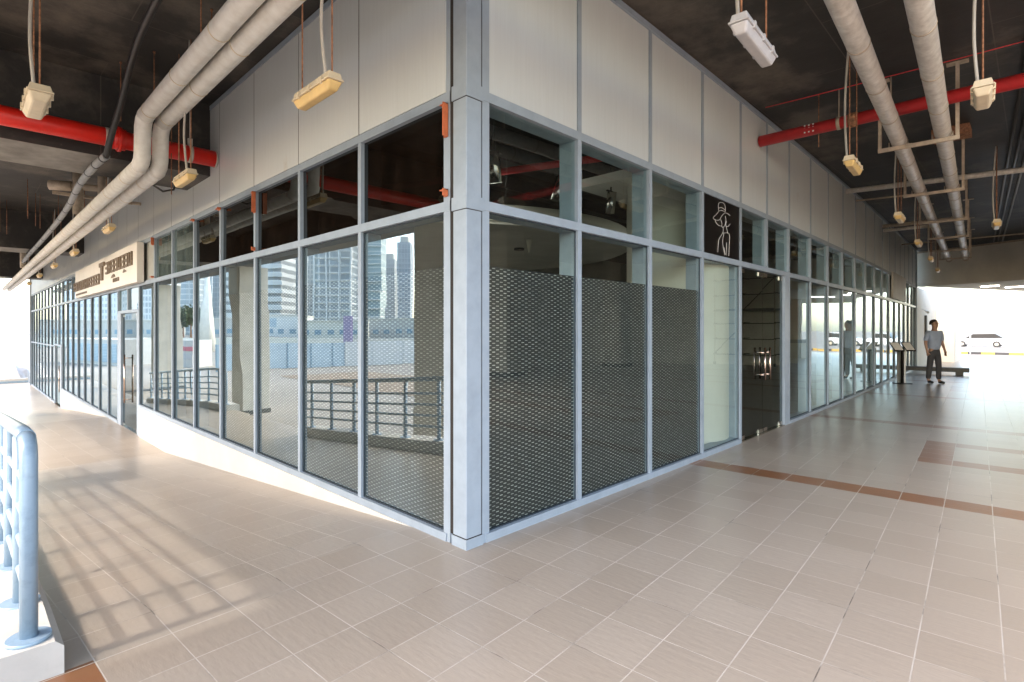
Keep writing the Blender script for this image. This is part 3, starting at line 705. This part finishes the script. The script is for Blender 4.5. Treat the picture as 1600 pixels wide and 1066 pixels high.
# ------------------------------------------------------------------ services under the left ceiling
def pipe_left(a, bb, label):
    e = empty('insulated_pipe', (a, 0, 3.87), label, 'pipe', 'white lagged pipes on the left')
    q = MB(); r = .083
    q.tube([(a, -2.2, 3.87), (a, bb - .03, 3.87)], r, 20); q.build('upper_run', 'insul', e)
    q = MB(); q.tube([(a, bb - .04, 3.87), (a, bb + .05, 3.84), (a, bb + .10, 3.77), (a, bb + .12, 3.48), (a, bb + .16, 3.41), (a, bb + .26, 3.37)], r, 20); q.build('offset_bend', 'insul', e)
    q = MB(); q.tube([(a, bb + .24, 3.37), (a, 31.5, 3.37)], r, 20); q.build('lower_run', 'insul', e)
    for k in range(26):
        q = MB(); y = bb + .9 + k * 1.05; q.tube([(a, y, 3.37), (a, y + .012, 3.37)], r + .003, 20); q.build('lagging_band', 'tray', e)
    for k in range(6): q = MB(); y = bb - .25 - k * 1.1; q.tube([(a, y, 3.87), (a, y + .012, 3.87)], r + .003, 20); q.build('lagging_band', 'tray', e)
pipe_left(-.975, 4.30, 'white lagged pipe on the left, the outer one of the pair')
pipe_left(-.775, 4.42, 'white lagged pipe on the left, nearer the glass')
q = MB()
def rod(x, y, z0, z1, label, m='rust', r=.006):
    q = MB(); q.tube([(x, y, z0), (x, y, z1)], r, 6); q.tube([(x, y, z1 - .02), (x, y, z1)], r * 2.2, 6)
    return tag(q.build('hanging_rod', m), label, 'rod', 'thin rusty hanging rods')
for x, y, z, l in ((-1.12, 4.75, 3.9, 'rusty rod hanging beside the black cable above the red pipe'), (-.91, 4.2, 3.9, 'rusty rod holding the outer lagged pipe near its bend'),
                   (-.72, 2.89, 3.9, 'rusty rod holding the inner lagged pipe'), (-.98, 2.3, 3.9, 'rusty rod holding the outer lagged pipe near the top edge'),
                   (-.55, 5.0, 3.2, 'rusty rod beside the beam reaching down to the second left lamp')):
    rod(x, y, z, CZ, l)
rr = random.Random(3)
for k in range(14):
    x = -2.0 + .13 * k + rr.uniform(-.05, .05); y = 9.5 + rr.uniform(0, 5.2)
    q = MB(); z0 = rr.uniform(3.6, 3.95); q.tube([(x, y, z0), (x, y, CZ)], .006, 5); tag(q.build('hanging_rod', 'rust'), 'thin rusty rod in the cluster behind the first beam on the left', 'rod', 'thin rusty hanging rods')
# red fire main
def hexring(q, p0, p1, r): q.tube([p0, p1], r, 16)
e = empty('fire_pipe', (-2, 5.08, 3.78), 'bright red fire main crossing the left walkway in front of the beam', 'pipe')
q = MB(); q.tube([(-.01, 5.08, 3.78), (-3.94, 5.08, 3.78)], .105, 24); q.build('pipe_run', 'red', e)
q = MB(); hexring(q, (-1.02, 5.08, 3.78), (-1.14, 5.08, 3.78), .125); hexring(q, (-1.06, 5.08, 3.78), (-1.10, 5.08, 3.78), .145); q.build('coupling', 'red', e)
q = MB(); hexring(q, (-1.16, 5.08, 3.78), (-1.22, 5.08, 3.78), .109); hexring(q, (-.30, 5.08, 3.78), (-.345, 5.08, 3.78), .110); hexring(q, (-.012, 5.08, 3.78), (-.03, 5.08, 3.78), .114); q.build('pipe_band', 'white_cable', e)
q = MB(); q.tube([(-.32, 5.08, 3.89), (-.32, 5.08, CZ)], .007, 6); q.box(-.345, -.295, 5.06, 5.10, 3.88, 3.98); q.build('hanger', 'white_cable', e)
# black cable turning into grey conduit
e = empty('power_cable', (-1.2, 4, 4.3), 'thick black cable dropping from the ceiling into a grey conduit on the left', 'cable')
def smooth3(P, n=6):
    P = [Vector(p) for p in P]; Q = [P[0]] + P + [P[-1]]; out = []
    for k in range(1, len(Q) - 2):
        a, b_, c_, d = Q[k - 1:k + 3]
        for j in range(n):
            t = j / n; out.append(.5 * (2 * b_ + (c_ - a) * t + (2 * a - 5 * b_ + 4 * c_ - d) * t * t + (3 * b_ - a - 3 * c_ + d) * t ** 3))
    out.append(P[-1]); return out
q = MB(); q.tube(smooth3([(-1.25, .8, 4.52), (-1.2, 2.2, 4.45), (-1.2, 2.9, 4.4), (-1.19, 3.5, 4.35), (-1.17, 4.0, 4.25), (-1.17, 4.45, 4.0), (-1.2, 4.75, 3.75), (-1.22, 5.0, 3.52)]), .034, 12); q.build('black_cable', 'black_cable', e)
cp = smooth3([(-1.22, 4.98, 3.53), (-1.27, 5.5, 3.49), (-1.27, 6.6, 3.48), (-1.2, 8.2, 3.48), (-1.16, 10, 3.48), (-1.15, 13, 3.46), (-1.15, 15.6, 3.46), (-1.17, 17.5, 3.40)])
q = MB(); q.tube(cp, .042, 12); q.build('grey_conduit', 'grey_cable', e)
for k in range(2, len(cp) - 1, 3):
    q = MB(); d = (cp[k + 1] - cp[k]).normalized() * .012; q.tube([cp[k] - d, cp[k] + d], .046, 12); q.build('cable_tie', 'black_cable', e)
# pvc drain cluster behind the first beam
e = empty('drain_pipes', (-.95, 9, 3.6), 'cluster of short cream drain pipes behind the first left beam', 'pipe')
for x, y, z0, z1 in ((-.98, 9.1, 3.50, 4.25), (-.66, 8.9, 3.55, 4.32)):
    q = MB(); q.tube([(x, y, z0), (x, y, z1)], .075, 14); q.build('down_pipe', 'cream_steel', e)
q = MB(); q.tube([(-1.25, 9.25, 3.98), (-.3, 8.8, 3.98)], .055, 12); q.tube([(-1.34, 9.3, 3.98), (-1.05, 9.15, 3.98)], .085, 12); q.build('cross_pipe', 'cream_steel', e)
q = MB(); q.box(-1.3, -.15, 9.3, 9.35, 3.84, 3.89); q.tube([(-.15, 9.3, 3.87), (-.02, 9.3, 3.87)], .03, 8); q.build('support_bar', 'cream_steel', e)
e = empty('drain_pipes', (-.95, 20, 3.4), 'short cream drain pipe behind the second left beam', 'pipe')
q = MB(); q.tube([(-1.05, 19.5, 3.4), (-1.05, 19.5, 4.3)], .075, 12); q.tube([(-1.4, 19.5, 3.98), (-.6, 19.5, 3.98)], .055, 10); q.build('down_pipe', 'cream_steel', e)
q = MB(); q.tube([(-.62, 5.6, 3.598), (-.62, 5.6, 3.42), (-.5, 5.62, 3.36), (-.36, 5.68, 3.42), (-.3, 5.7, 3.598)], .014, 8); tag(q.build('steel_hook', 'stone_dark'), 'bent dark steel hanger under the first left beam', 'bracket')
# ------------------------------------------------------------------ batten lamps
def batten(loc, rz, label, mt=('tray', 'yellow'), L=.54, Wd=.105, group='weatherproof batten lamps', short=False):
    e = empty('batten_lamp', (0, 0, 0), label, 'lamp', group)
    h = L / 2; w = Wd / 2
    q = MB(); i = len(q.v)
    q.v += [(-h, -w, .0), (h, -w, 0), (h, w, 0), (-h, w, 0), (-h + .012, -w * .8, .05), (h - .012, -w * .8, .05), (h - .012, w * .8, .05), (-h + .012, w * .8, .05)]
    for fc in ((0, 1, 2, 3), (4, 5, 6, 7), (0, 1, 5, 4), (1, 2, 6, 5), (2, 3, 7, 6), (3, 0, 4, 7)): q.f.append(fc); q.sm.append(False)
    q.box(-h - .006, h + .006, -w - .006, w + .006, -.006, .006); q.build('tray', mt[0], e, .004)
    q = MB(); q.v += [(-h, -w, -.007), (h, -w, -.007), (h, w, -.007), (-h, w, -.007), (-h + .035, -w * .62, -.065), (h - .035, -w * .62, -.065), (h - .035, w * .62, -.065), (-h + .035, w * .62, -.065)]
    for fc in ((0, 1, 2, 3), (4, 5, 6, 7), (0, 1, 5, 4), (1, 2, 6, 5), (2, 3, 7, 6), (3, 0, 4, 7)): q.f.append(fc); q.sm.append(False)
    q.build('diffuser', mt[1], e, .012)
    for x in (-h * .62, 0, h * .62):
        for s_ in (-1, 1): q = MB(); q.box(x - .012, x + .012, s_ * w - .012, s_ * w + .012, -.018, .022); q.build('clip', mt[0], e)
    for x in (-h * .82, h * .82):
        q = MB(); q.tube([(x, 0, .05), (x, 0, CZ - loc[2])], .006, 6); q.build('hanging_rod', 'rust', e)
    q = MB(); q.tube(smooth3([(-h * .7, .03, .05), (-h * .62, .05, .4), (-h * .74, .04, .8), (-h * .7, 0, CZ - loc[2])]), .011, 8); q.build('lamp_cable', 'white_cable', e)
    e.location = loc; e.rotation_euler = (0, 0, rz); return e
l0 = batten((-.685, .79, 3.15), R(90), 'yellowed batten lamp on rusty rods, nearest the corner on the left')
for x, y, l in ((-.70, 3.85, 'yellowed batten lamp hanging just before the first left beam'), (-.71, 8.04, 'yellowed batten lamp hanging above the white shop sign, after the first beam'),
                (-.70, 11.9, 'yellowed batten lamp above the middle of the white shop sign'), (-.71, 15.3, 'yellowed batten lamp just before the second left beam'),
                (-.71, 18.9, 'yellowed batten lamp after the second left beam'), (-.68, 22.9, 'yellowed batten lamp farthest along the left walkway')):
    copy_thing(l0, (x, y, 3.15), l)
batten((-2.015, 2.585, 3.21), R(90), 'cream batten lamp seen end on at the top left above the red pipe', ('tray', 'tray'), .55, .14)
batten((1.06, -1.51, 3.3), GA, 'grey white batten lamp on rusty rods, nearest on the right', ('grey_plastic', 'grey_plastic'), .60, .105)
for x, y, l in ((4.45, -1.33, 'yellowed batten lamp under the red pipe on the right'), (8.17, -1.19, 'worn yellowed batten lamp third along the right corridor'), (11.59, -1.0, 'batten lamp fourth along the right corridor'),
                (15.0, -.83, 'batten lamp fifth along the right corridor'), (18.3, -.62, 'batten lamp farthest along the right corridor before the lintel')):
    copy_thing(l0, (x, y, 3.3), l, GA)
copy_thing(l0, (10.0, -2.27, 3.3), 'batten lamp hanging near the right edge far down the corridor', GA)
batten((3.08, -2.47, 3.3), GA, 'cream batten lamp hanging in front of the red pipe on the right', ('tray', 'tray'), .42, .12)
batten((1.35, -2.0, 3.95), R(93), 'cream batten lamp cut by the top edge beside the lagged pipes', ('tray', 'tray'), .6, .12)

# ------------------------------------------------------------------ services under the right ceiling
for v, l in ((-1.885, 'grey lagged pipe along the right corridor, the one nearer the glass'), (-2.305, 'grey lagged pipe along the right corridor, the outer one')):
    e = empty('lagged_pipe', TG(0, v, 3.85), l, 'pipe', 'grey lagged pipes on the right')
    q = MB(); q.tube([TG(-2.5 + .45 * k, v, 3.825) for k in range(51)], .082, 20); q.build('pipe_run', 'insul_grey', e)
    for k in range(22):
        q = MB(); u = -.4 + k * 1.0; q.tube([TG(u, v, 3.825), TG(u + .02, v, 3.825)], .086, 20); q.build('lagging_band', 'cream_steel', e)
TU = ['first', 'second', 'third', 'fourth', 'fifth', 'sixth']
for k, u in enumerate((5.52, 8.55, 11.6, 14.2, 17.0, 19.3)):
    e = empty('pipe_hanger', TG(u, -2.05, 3.70), TU[k] + ' cream steel trapeze hanger holding the right lagged pipes', 'hanger', 'trapeze hangers along the right corridor')
    q = MB(); q.box(u - .02, u + .02, -2.46, -1.68, 3.695, 3.74, TG); q.build('crossbar', 'cream_steel', e)
    for v in (-2.44, -1.70):
        q = MB(); q.box(u - .02, u + .02, v - .018, v + .018, 3.74, CZ - .012, TG); p = q.build('upright', 'cream_steel', e)
        q = MB(); q.box(u - .05, u + .05, v - .10, v + .10, CZ - .012, CZ - .001, TG); q.build('fixing_plate', 'cream_steel', p)
    for v in (-1.885, -2.305):
        for s_ in (-.092, .092): q = MB(); q.tube([TG(u, v + s_, 3.70), TG(u, v + s_, 3.80)], .008, 6); q.build('bolt', 'cream_steel', e)
e = empty('fire_pipe', (5.53, -1, 4.15), 'crimson fire pipe leaving the glass front across the right corridor', 'pipe')
q = MB(); q.tube([(5.50, .02, 4.15), (5.56, -12.5, 4.15)], .075, 20); q.build('pipe_run', 'crimson', e)
q = MB(); q.tube([(5.505, -1.06, 4.15), (5.505, -1.15, 4.15)], .09, 14); q.build('coupling', 'rust', e)
q = MB(); q.tube([(5.505, -.93, 4.15), (5.505, -.97, 4.15)], .083, 14); q.tube([(5.505, -.95, 4.22), (5.505, -.95, CZ)], .007, 6); q.tube([(5.51, -1.5, 4.22), (5.51, -1.5, CZ)], .007, 6); q.build('hanger', 'cream_steel', e)
q = MB()
for y in (-.58, -.63, -.68):
    for z in (4.11, 4.16, 4.20): q.box(5.43, 5.436, y, y + .018, z - .012, z + .006)
q.build('painted_mark', 'white', e)
def thin(name, pts, r, m, label, cat='pipe', group='thin pipes and conduits on the right'):
    q = MB(); q.tube(pts, r, 10); return tag(q.build(name, m), label, cat, group)
thin('red_wire', [(5.4, -.09, 4.57), (5.42, -.6, 4.562), (5.47, -1.4, 4.565), (5.5, -2.2, 4.56), (5.56, -4, 4.57)], .006, 'crimson', 'thin red wire along the black ceiling on the right', 'wire')
thin('drain_pipe', [(10.1, -.02, 4.28), (10.75, -2.6, 4.32), (11.5, -7, 4.36)], .05, 'insul_grey', 'grey drain pipe crossing the right corridor above the lagged pipes')
thin('conduit', [(11.5, .1, 4.35), (11.8, -1.3, 4.35)], .018, 'cream_steel', 'short cream conduit from the glass front to the second hanger')
thin('conduit', [(14.4, .1, 4.18), (14.5, -1.6, 4.18)], .045, 'cream_steel', 'cream pipe from the glass front behind the third hanger')
thin('conduit', [(14.5, .1, 4.08), (14.55, -.9, 4.08)], .04, 'insul_grey', 'short grey pipe just under the cream pipe by the third hanger')
thin('conduit', [(17.8, .2, 4.1), (18.2, -3, 4.15), (19, -8, 4.15)], .02, 'cream_steel', 'thin cream conduit crossing near the far end of the corridor')
for v, l in ((-3.02, 'black ceiling conduit, innermost of three'), (-3.12, 'black ceiling conduit, middle of three'), (-3.24, 'grey ceiling conduit, outermost of three')):
    thin('ceiling_conduit', [TG(-1, v, 4.53), TG(22.5, v, 4.53)], .022, 'black_cable' if 'black' in l else 'grey_cable', l, 'conduit', 'conduits running along the right ceiling')
q = MB(); q.box(8.1, 8.5, -2.05, -1.6, 4.45, CZ - .002); tag(q.build('ceiling_box', 'rust'), 'rusty square box on the ceiling above the second hanger', 'box')
for x, y, l in ((5.5, -.72, 'rusty rod to the red pipe on the right'), (7.9, -1.25, 'rusty rod beyond the red pipe')):
    rod(x, y, 3.9, CZ, l)

# ------------------------------------------------------------------ person
def skin(name, verts, edges, rad, m, parent, sub=2):
    me = bpy.data.meshes.new(name); me.from_pydata(verts, edges, []); me.materials.append(M[m] if isinstance(m, str) else m)
    o = bpy.data.objects.new(name, me); S.collection.objects.link(o)
    mo = o.modifiers.new('skin', 'SKIN'); me.skin_vertices or None
    bpy.context.view_layer.objects.active = o
    for k, sv in enumerate(me.skin_vertices[0].data):
        r = rad[k]; sv.radius = r if isinstance(r, tuple) else (r, r); sv.use_root = (k == 0)
    mo.use_smooth_shade = True
    ms = o.modifiers.new('sub', 'SUBSURF'); ms.levels = sub; ms.render_levels = sub
    o.parent = parent; return o
def person(loc, rz, label):
    e = empty('person', (0, 0, 0), label, 'person')
    V = [(0, 0, .95)]; E = []; Rd = [(.115, .085)]
    def add(p, par, r): V.append(p); Rd.append(r); E.append((par, len(V) - 1)); return len(V) - 1
    w = add((0, 0, 1.12), 0, (.11, .08)); ch = add((0, 0, 1.32), w, (.14, .095)); nk0 = add((0, 0, 1.46), ch, (.07, .06)); nk = add((0, -.01, 1.53), nk0, (.055, .055))
    hj = add((0, -.03, 1.59), nk, (.068, .08)); hd = add((0, -.02, 1.67), hj, (.078, .092)); add((0, -.005, 1.735), hd, (.06, .07))
    for s in (-1, 1):
        sh = add((.17 * s, 0, 1.42), ch, .058); el = add((.23 * s, .02, 1.15), sh, .042); wr = add((.25 * s, -.06, .92), el, .028); pm = add((.25 * s, -.085, .85), wr, (.022, .036))
        for j in range(4): f1 = add((.25 * s, -.115 + .022 * j, .80), pm, .0095); add((.245 * s, -.115 + .022 * j - .005, .765 + .006 * abs(j - 1.5)), f1, .008)
        t1 = add((.235 * s, -.125, .845), pm, .011); add((.225 * s, -.135, .805), t1, .009)
        hp = add((.09 * s, 0, .88), 0, .07); kn = add((.10 * s, -.03 * s, .50), hp, .058); an = add((.10 * s, .03 - .06 * s, .10), kn, .038); ft = add((.10 * s, -.05 - .06 * s, .05), an, .038); add((.11 * s, -.14 - .06 * s, .04), ft, .032)
    skin('body', V, E, Rd, plain('skin', (.42, .25, .17), .6, .05), e)
    V = [(0, 0, .90)]; E = []; Rd = [(.18, .135)]
    w = add((0, 0, 1.12), 0, (.17, .135)); ch = add((0, 0, 1.33), w, (.18, .13)); add((0, 0, 1.45), ch, (.085, .075))
    for s in (-1, 1): sh = add((.175 * s, 0, 1.42), ch, .072); el = add((.232 * s, .02, 1.17), sh, .056)
    skin('shirt', V, E, Rd, plain('pale_blue_cloth', (.38, .45, .58), .9, .08), e)
    V = [(0, 0, 1.0)]; E = []; Rd = [(.12, .09)]
    pv = add((0, 0, .91), 0, (.15, .115))
    for s in (-1, 1): hp = add((.085 * s, 0, .82), pv, .092); kn = add((.10 * s, -.03 * s, .50), hp, .075); an = add((.10 * s, .03 - .06 * s, .10), kn, .062)
    skin('trousers', V, E, Rd, plain('dark_cloth', (.06, .06, .065), .9, .08), e)
    q = MB(); n_ = 16
    for k in range(8):
        t0, t1 = k / 8 * 1.95, (k + 1) / 8 * 1.95
        ring = lambda t: [(.088 * math.sin(t) * math.cos(2 * math.pi * j / n_), .012 + .104 * math.sin(t) * math.sin(2 * math.pi * j / n_) + .012 * t, 1.688 + .098 * math.cos(t) - (.02 if math.sin(2 * math.pi * j / n_) > 0 else -.03) * max(0, t - 1)) for j in range(n_)]
        a_, b_ = ring(t0), ring(t1)
        for j in range(n_): q.face([a_[j], a_[(j + 1) % n_], b_[(j + 1) % n_], b_[j]], True)
    M['hair'] = plain('hair', (.02, .015, .012), .7, .1); h_ = q.build('hair', 'hair'); h_.parent = e
    for s in (-1, 1):
        q = MB(); q.tube([(.03 * s, -.112, 1.672), (.03 * s, -.104, 1.672)], .009, 8); h_ = q.build('eye', 'dark_metal'); h_.parent = e
    for s in (-1, 1):
        skin('shoe', [(.10 * s, .03 - .06 * s, .05), (.105 * s, -.08 - .06 * s, .045), (.11 * s, -.16 - .06 * s, .035)], [(0, 1), (1, 2)], [.045, .042, .034], 'black_cable', e)
    e.location = loc; e.rotation_euler = (0, 0, rz); return e
person((16.6, -.72, 0), R(-45), 'person in pale blue shirt and dark trousers standing in the far right corridor')

# ------------------------------------------------------------------ outside world on the left (mirrored in the glass)
import numpy as _np
def mirror_at(px, D, z):                  # where a thing stands whose mirror image lies D metres ahead in the glass
    k = (px - 791.8) / 842.06
    return (-(-2.4208 + D * (.7124 + .7018 * k)), -2.7694 + D * (.7018 - .7124 * k), z)
def wall_line(p, q_, z0, z1, th, m, name, label, cat, ribs=0, postm=None):
    p = Vector((p[0], p[1], 0)); q_ = Vector((q_[0], q_[1], 0)); d = (q_ - p); Ln = d.length; d.normalize(); n = Vector((-d.y, d.x, 0))
    T = lambda s, t, z: (p + d * s + n * t) + Vector((0, 0, z))
    e = empty(name, (p.x, p.y, z0), label, cat)
    b = MB(); b.box(0, Ln, -th, th, z0, z1, T); b.build('wall_sheet', m, e)
    if ribs:
        r = MB(); k = 0
        while k * ribs < Ln: r.box(k * ribs - .04, k * ribs + .04, -th - .05, th + .05, z0, z1 + .02, T); k += 1
        r.build('rib', postm or m, e)
    return e
M['blue_sheet'] = plain('blue_sheet', (.46, .57, .64), .5, .08, 2); M['blue_sheet_dark'] = plain('blue_rib', (.24, .37, .46), .5, .08, 2)
M['rose'] = plain('rose_stripe', (.6, .16, .2), .6, .1)
wall_line(mirror_at(335, 36, 0), mirror_at(535, 42, 0), -1.33, .48, .04, 'blue_sheet', 'sheet_fence', 'pale blue corrugated sheet fence mirrored in the left panes', 'fence', 1.6, 'blue_sheet_dark')
wall_line(mirror_at(537, 42, 0), mirror_at(700, 46, 0), -1.33, .55, .04, 'white', 'white_hoarding', 'white hoarding mirrored left of the corner post', 'fence', 2.4)
wall_line(mirror_at(60, 88, 0), mirror_at(720, 78, 0), -1.33, .2, .3, 'cream_wall', 'quay_wall', 'long low cream quay wall mirrored across the left panes', 'wall')
# service hut with blue shutter seen mirrored in the panes left of the door
e = empty('service_hut', mirror_at(140, 46, -1.35), 'low white hut with a blue louvred shutter mirrored left of the glass door', 'hut')
pa, pb = Vector(mirror_at(98, 47, 0)), Vector(mirror_at(186, 42, 0)); d = (pb - pa); Ln = d.length; d.normalize(); nn = Vector((-d.y, d.x, 0))
if nn.dot(Vector((0, 0, 0)) - pa) < 0: nn = -nn
T = lambda s, t, z: pa + d * s + nn * t + Vector((0, 0, z))
b = MB(); b.box(0, Ln, -3, 0, -1.35, .72, T); b.build('hut_wall', 'white_wall', e)
b = MB(); b.box(.8, Ln - .3, .0, .04, -1.1, .35, T); s_ = b.build('shutter', 'blue_sheet', e)
b = MB(); [b.box(.8, Ln - .3, .04, .06, -1.05 + .12 * k, -1.02 + .12 * k, T) for k in range(12)]; b.build('louvre', 'blue_sheet_dark', s_)
# pavilion with rose stripe
pa = Vector(mirror_at(268, 40, 0)); pb = Vector(mirror_at(300, 40, 0)); d = (pb - pa); Ln = d.length; d.normalize(); nn = Vector((-d.y, d.x, 0))
if nn.dot(-pa) < 0: nn = -nn
e = empty('kiosk', (pa.x, pa.y, -1.35), 'small white kiosk with a rose red stripe mirrored in the third left pane', 'kiosk')
b = MB(); b.box(0, Ln, -2.5, 0, -1.35, .7, T); b.build('kiosk_wall', 'white_wall', e); b = MB(); b.box(0, Ln, 0, .03, -.1, .22, T); b.build('stripe', 'rose', e); b = MB(); b.box(.2, Ln - .1, 0, .03, -.75, -.3, T); b.build('hatch', 'grey_plastic', e)
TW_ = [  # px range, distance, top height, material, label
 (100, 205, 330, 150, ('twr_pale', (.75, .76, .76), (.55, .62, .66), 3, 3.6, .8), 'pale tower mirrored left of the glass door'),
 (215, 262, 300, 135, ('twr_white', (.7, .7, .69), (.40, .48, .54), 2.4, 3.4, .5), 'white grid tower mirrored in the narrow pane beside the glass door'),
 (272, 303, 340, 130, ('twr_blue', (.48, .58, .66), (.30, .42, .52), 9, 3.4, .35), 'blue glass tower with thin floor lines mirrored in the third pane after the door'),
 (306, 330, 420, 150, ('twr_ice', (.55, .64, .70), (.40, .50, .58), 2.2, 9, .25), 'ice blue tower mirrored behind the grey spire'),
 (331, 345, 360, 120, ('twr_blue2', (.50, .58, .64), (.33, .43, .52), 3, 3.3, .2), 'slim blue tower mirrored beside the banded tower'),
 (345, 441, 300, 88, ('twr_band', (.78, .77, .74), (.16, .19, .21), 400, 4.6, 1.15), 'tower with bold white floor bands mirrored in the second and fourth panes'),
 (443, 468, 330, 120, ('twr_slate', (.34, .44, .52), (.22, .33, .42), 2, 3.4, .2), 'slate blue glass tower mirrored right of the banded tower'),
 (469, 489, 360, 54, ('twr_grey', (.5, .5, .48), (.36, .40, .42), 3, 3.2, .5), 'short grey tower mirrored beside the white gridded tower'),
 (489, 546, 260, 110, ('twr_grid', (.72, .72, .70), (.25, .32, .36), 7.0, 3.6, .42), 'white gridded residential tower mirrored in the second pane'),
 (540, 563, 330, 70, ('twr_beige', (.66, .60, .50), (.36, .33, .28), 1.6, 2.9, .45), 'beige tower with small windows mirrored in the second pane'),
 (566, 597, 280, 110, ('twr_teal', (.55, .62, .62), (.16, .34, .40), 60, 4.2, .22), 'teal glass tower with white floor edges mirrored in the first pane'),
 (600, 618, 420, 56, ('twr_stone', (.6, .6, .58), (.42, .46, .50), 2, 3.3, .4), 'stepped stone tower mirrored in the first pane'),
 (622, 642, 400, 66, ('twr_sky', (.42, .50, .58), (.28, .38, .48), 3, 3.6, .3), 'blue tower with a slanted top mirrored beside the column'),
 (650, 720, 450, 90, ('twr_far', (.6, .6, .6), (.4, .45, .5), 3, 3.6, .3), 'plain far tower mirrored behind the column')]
for x0, x1, D, H, mp_, l in TW_:
    p0 = Vector(mirror_at(x0, D, 0)); p1 = Vector(mirror_at(x1, D, 0)); d = p1 - p0; Ln = d.length; d.normalize(); nn = Vector((-d.y, d.x, 0))
    if nn.dot(-p0) > 0: nn = -nn
    e = empty('tower', (p0.x, p0.y, -1.35), l, 'tower', 'skyline towers across the water')
    T = lambda s, t, z: p0 + d * s + nn * t + Vector((0, 0, z))
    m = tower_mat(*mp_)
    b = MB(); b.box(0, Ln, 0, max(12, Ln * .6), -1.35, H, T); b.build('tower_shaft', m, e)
    b = MB(); b.box(Ln * .2, Ln * .8, 2, 9, H, H + 4.5, T); b.build('plant_room', 'grey_wall', e)
    if 'band' in mp_[0] or 'teal' in mp_[0]:
        b = MB(); z = 3
        while z < H: b.box(-1, Ln + 1, -1.1, 0, z, z + (2.2 if 'band' in mp_[0] else .5), T); z += 4.6
        b.build('floor_band', 'white', e)
    if 'grid' in mp_[0]:
        b = MB()
        for k in range(4): b.box(Ln * k / 3.0 - .3, Ln * k / 3.0 + .3, -1.2, 0, 0, H, T)
        for k in range(int(H / 3.6)): b.box(0, Ln, -.8, 0, k * 3.6, k * 3.6 + .5, T)
        b.build('balcony_frame', 'white', e)
# low buildings along the far quay
for x0, x1, D, z1, mt, l in ((380, 470, 200, 6.5, 'white', 'long white low building with a blue opening mirrored below the banded tower'), (468, 566, 190, 4.5, 'cream_wall', 'low cream building mirrored below the gridded tower'),
                         (566, 650, 210, 5.5, 'white_wall', 'low white building mirrored in the first pane'), (60, 262, 210, 5, 'white_wall', 'long low white building mirrored left of the door'), (296, 380, 205, 5.5, 'white_wall', 'low white building mirrored under the grey spire')):
    p0 = Vector(mirror_at(x0, D, 0)); p1 = Vector(mirror_at(x1, D, 0)); d = p1 - p0; Ln = d.length; d.normalize(); nn = Vector((-d.y, d.x, 0))
    if nn.dot(-p0) > 0: nn = -nn
    T = lambda s, t, z: p0 + d * s + nn * t + Vector((0, 0, z))
    e = empty('low_building', (p0.x, p0.y, -1.35), l, 'building', 'low buildings across the water')
    b = MB(); b.box(0, Ln, 0, 12, -1.35, z1, T); b.build('wall', mt, e); b = MB(); b.box(-.3, Ln + .3, -.4, 12.3, z1, z1 + .4, T); b.build('roof', 'grey_wall', e)
    b = MB(); k = 0
    while k * 4.2 + 3 < Ln: b.box(k * 4.2 + .8, k * 4.2 + 3, -.06, 0, -.2, 1.5, T); k += 1
    b.build('window', 'blue_sheet_dark', e)
    if 'opening' in l: b = MB(); b.box(Ln * .42, Ln * .60, -.1, 0, 2.2, 5.6, T); b.build('opening', 'blue_sheet', e)
# grey spire and banner
p = mirror_at(322, 70, 0); q = MB(); q.tube([(p[0], p[1], -1.35), (p[0], p[1], 8.5)], [1.15, .25], 4); tag(q.build('spire', 'grey_wall'), 'grey tapering spire mirrored in the fifth left pane', 'sculpture')
p = mirror_at(541, 75, 0); q = MB(); q.box(p[0] - .15, p[0] + .15, p[1] - 1.1, p[1] + 1.1, -.6, 3.4)
tag(q.build('banner', plain('mauve_banner', (.30, .25, .42), .7, .1)), 'tall mauve banner mirrored in the second pane', 'banner')
# trees across the water
rt_ = random.Random(11)
def tree(p, h, label):
    e = empty('tree', p, label, 'tree', 'trees across the water'); q = MB(); q.tube([(p[0], p[1], -1.35), (p[0], p[1], h * .6)], [.3, .12], 8)
    for k in range(5):
        a = k * 1.26; q.tube([(p[0], p[1], h * .35), (p[0] + math.cos(a) * h * .3, p[1] + math.sin(a) * h * .3, h * .7)], [.12, .03], 5)
    q.build('trunk', 'rust', e)
    c_ = MB()
    for k in range(900):
        v = Vector((rt_.gauss(0, 1), rt_.gauss(0, 1), rt_.gauss(0, .8))); v = v.normalized() * (rt_.random() ** .4) * h * .48 * (1 + .25 * math.sin(v.x * 3 + v.y * 5))
        v.z *= .8; o_ = Vector((p[0], p[1], h * .68)) + v; a = Vector((rt_.uniform(-1, 1), rt_.uniform(-1, 1), rt_.uniform(-1, 1))).normalized() * h * .07; b_ = a.cross(Vector((rt_.uniform(-1, 1), rt_.uniform(-1, 1), .5))).normalized() * h * .045
        c_.face([o_ - a, o_ + b_, o_ + a, o_ - b_])
    c_.build('crown', 'leaf', e)
for px, l in ((276, 'dark green tree mirrored left in the third pane after the door'), (287, 'dark green tree mirrored in the middle of the third pane after the door'), (298, 'dark green tree mirrored right in the third pane after the door')):
    tree(mirror_at(px, 150, -1.35), 7.5, l)
q = MB(); q.face([(-75, -300, -1.3), (-190, -300, -1.3), (-190, 500, -1.3), (-75, 500, -1.3)]); struct(q.build('water', 'water'))
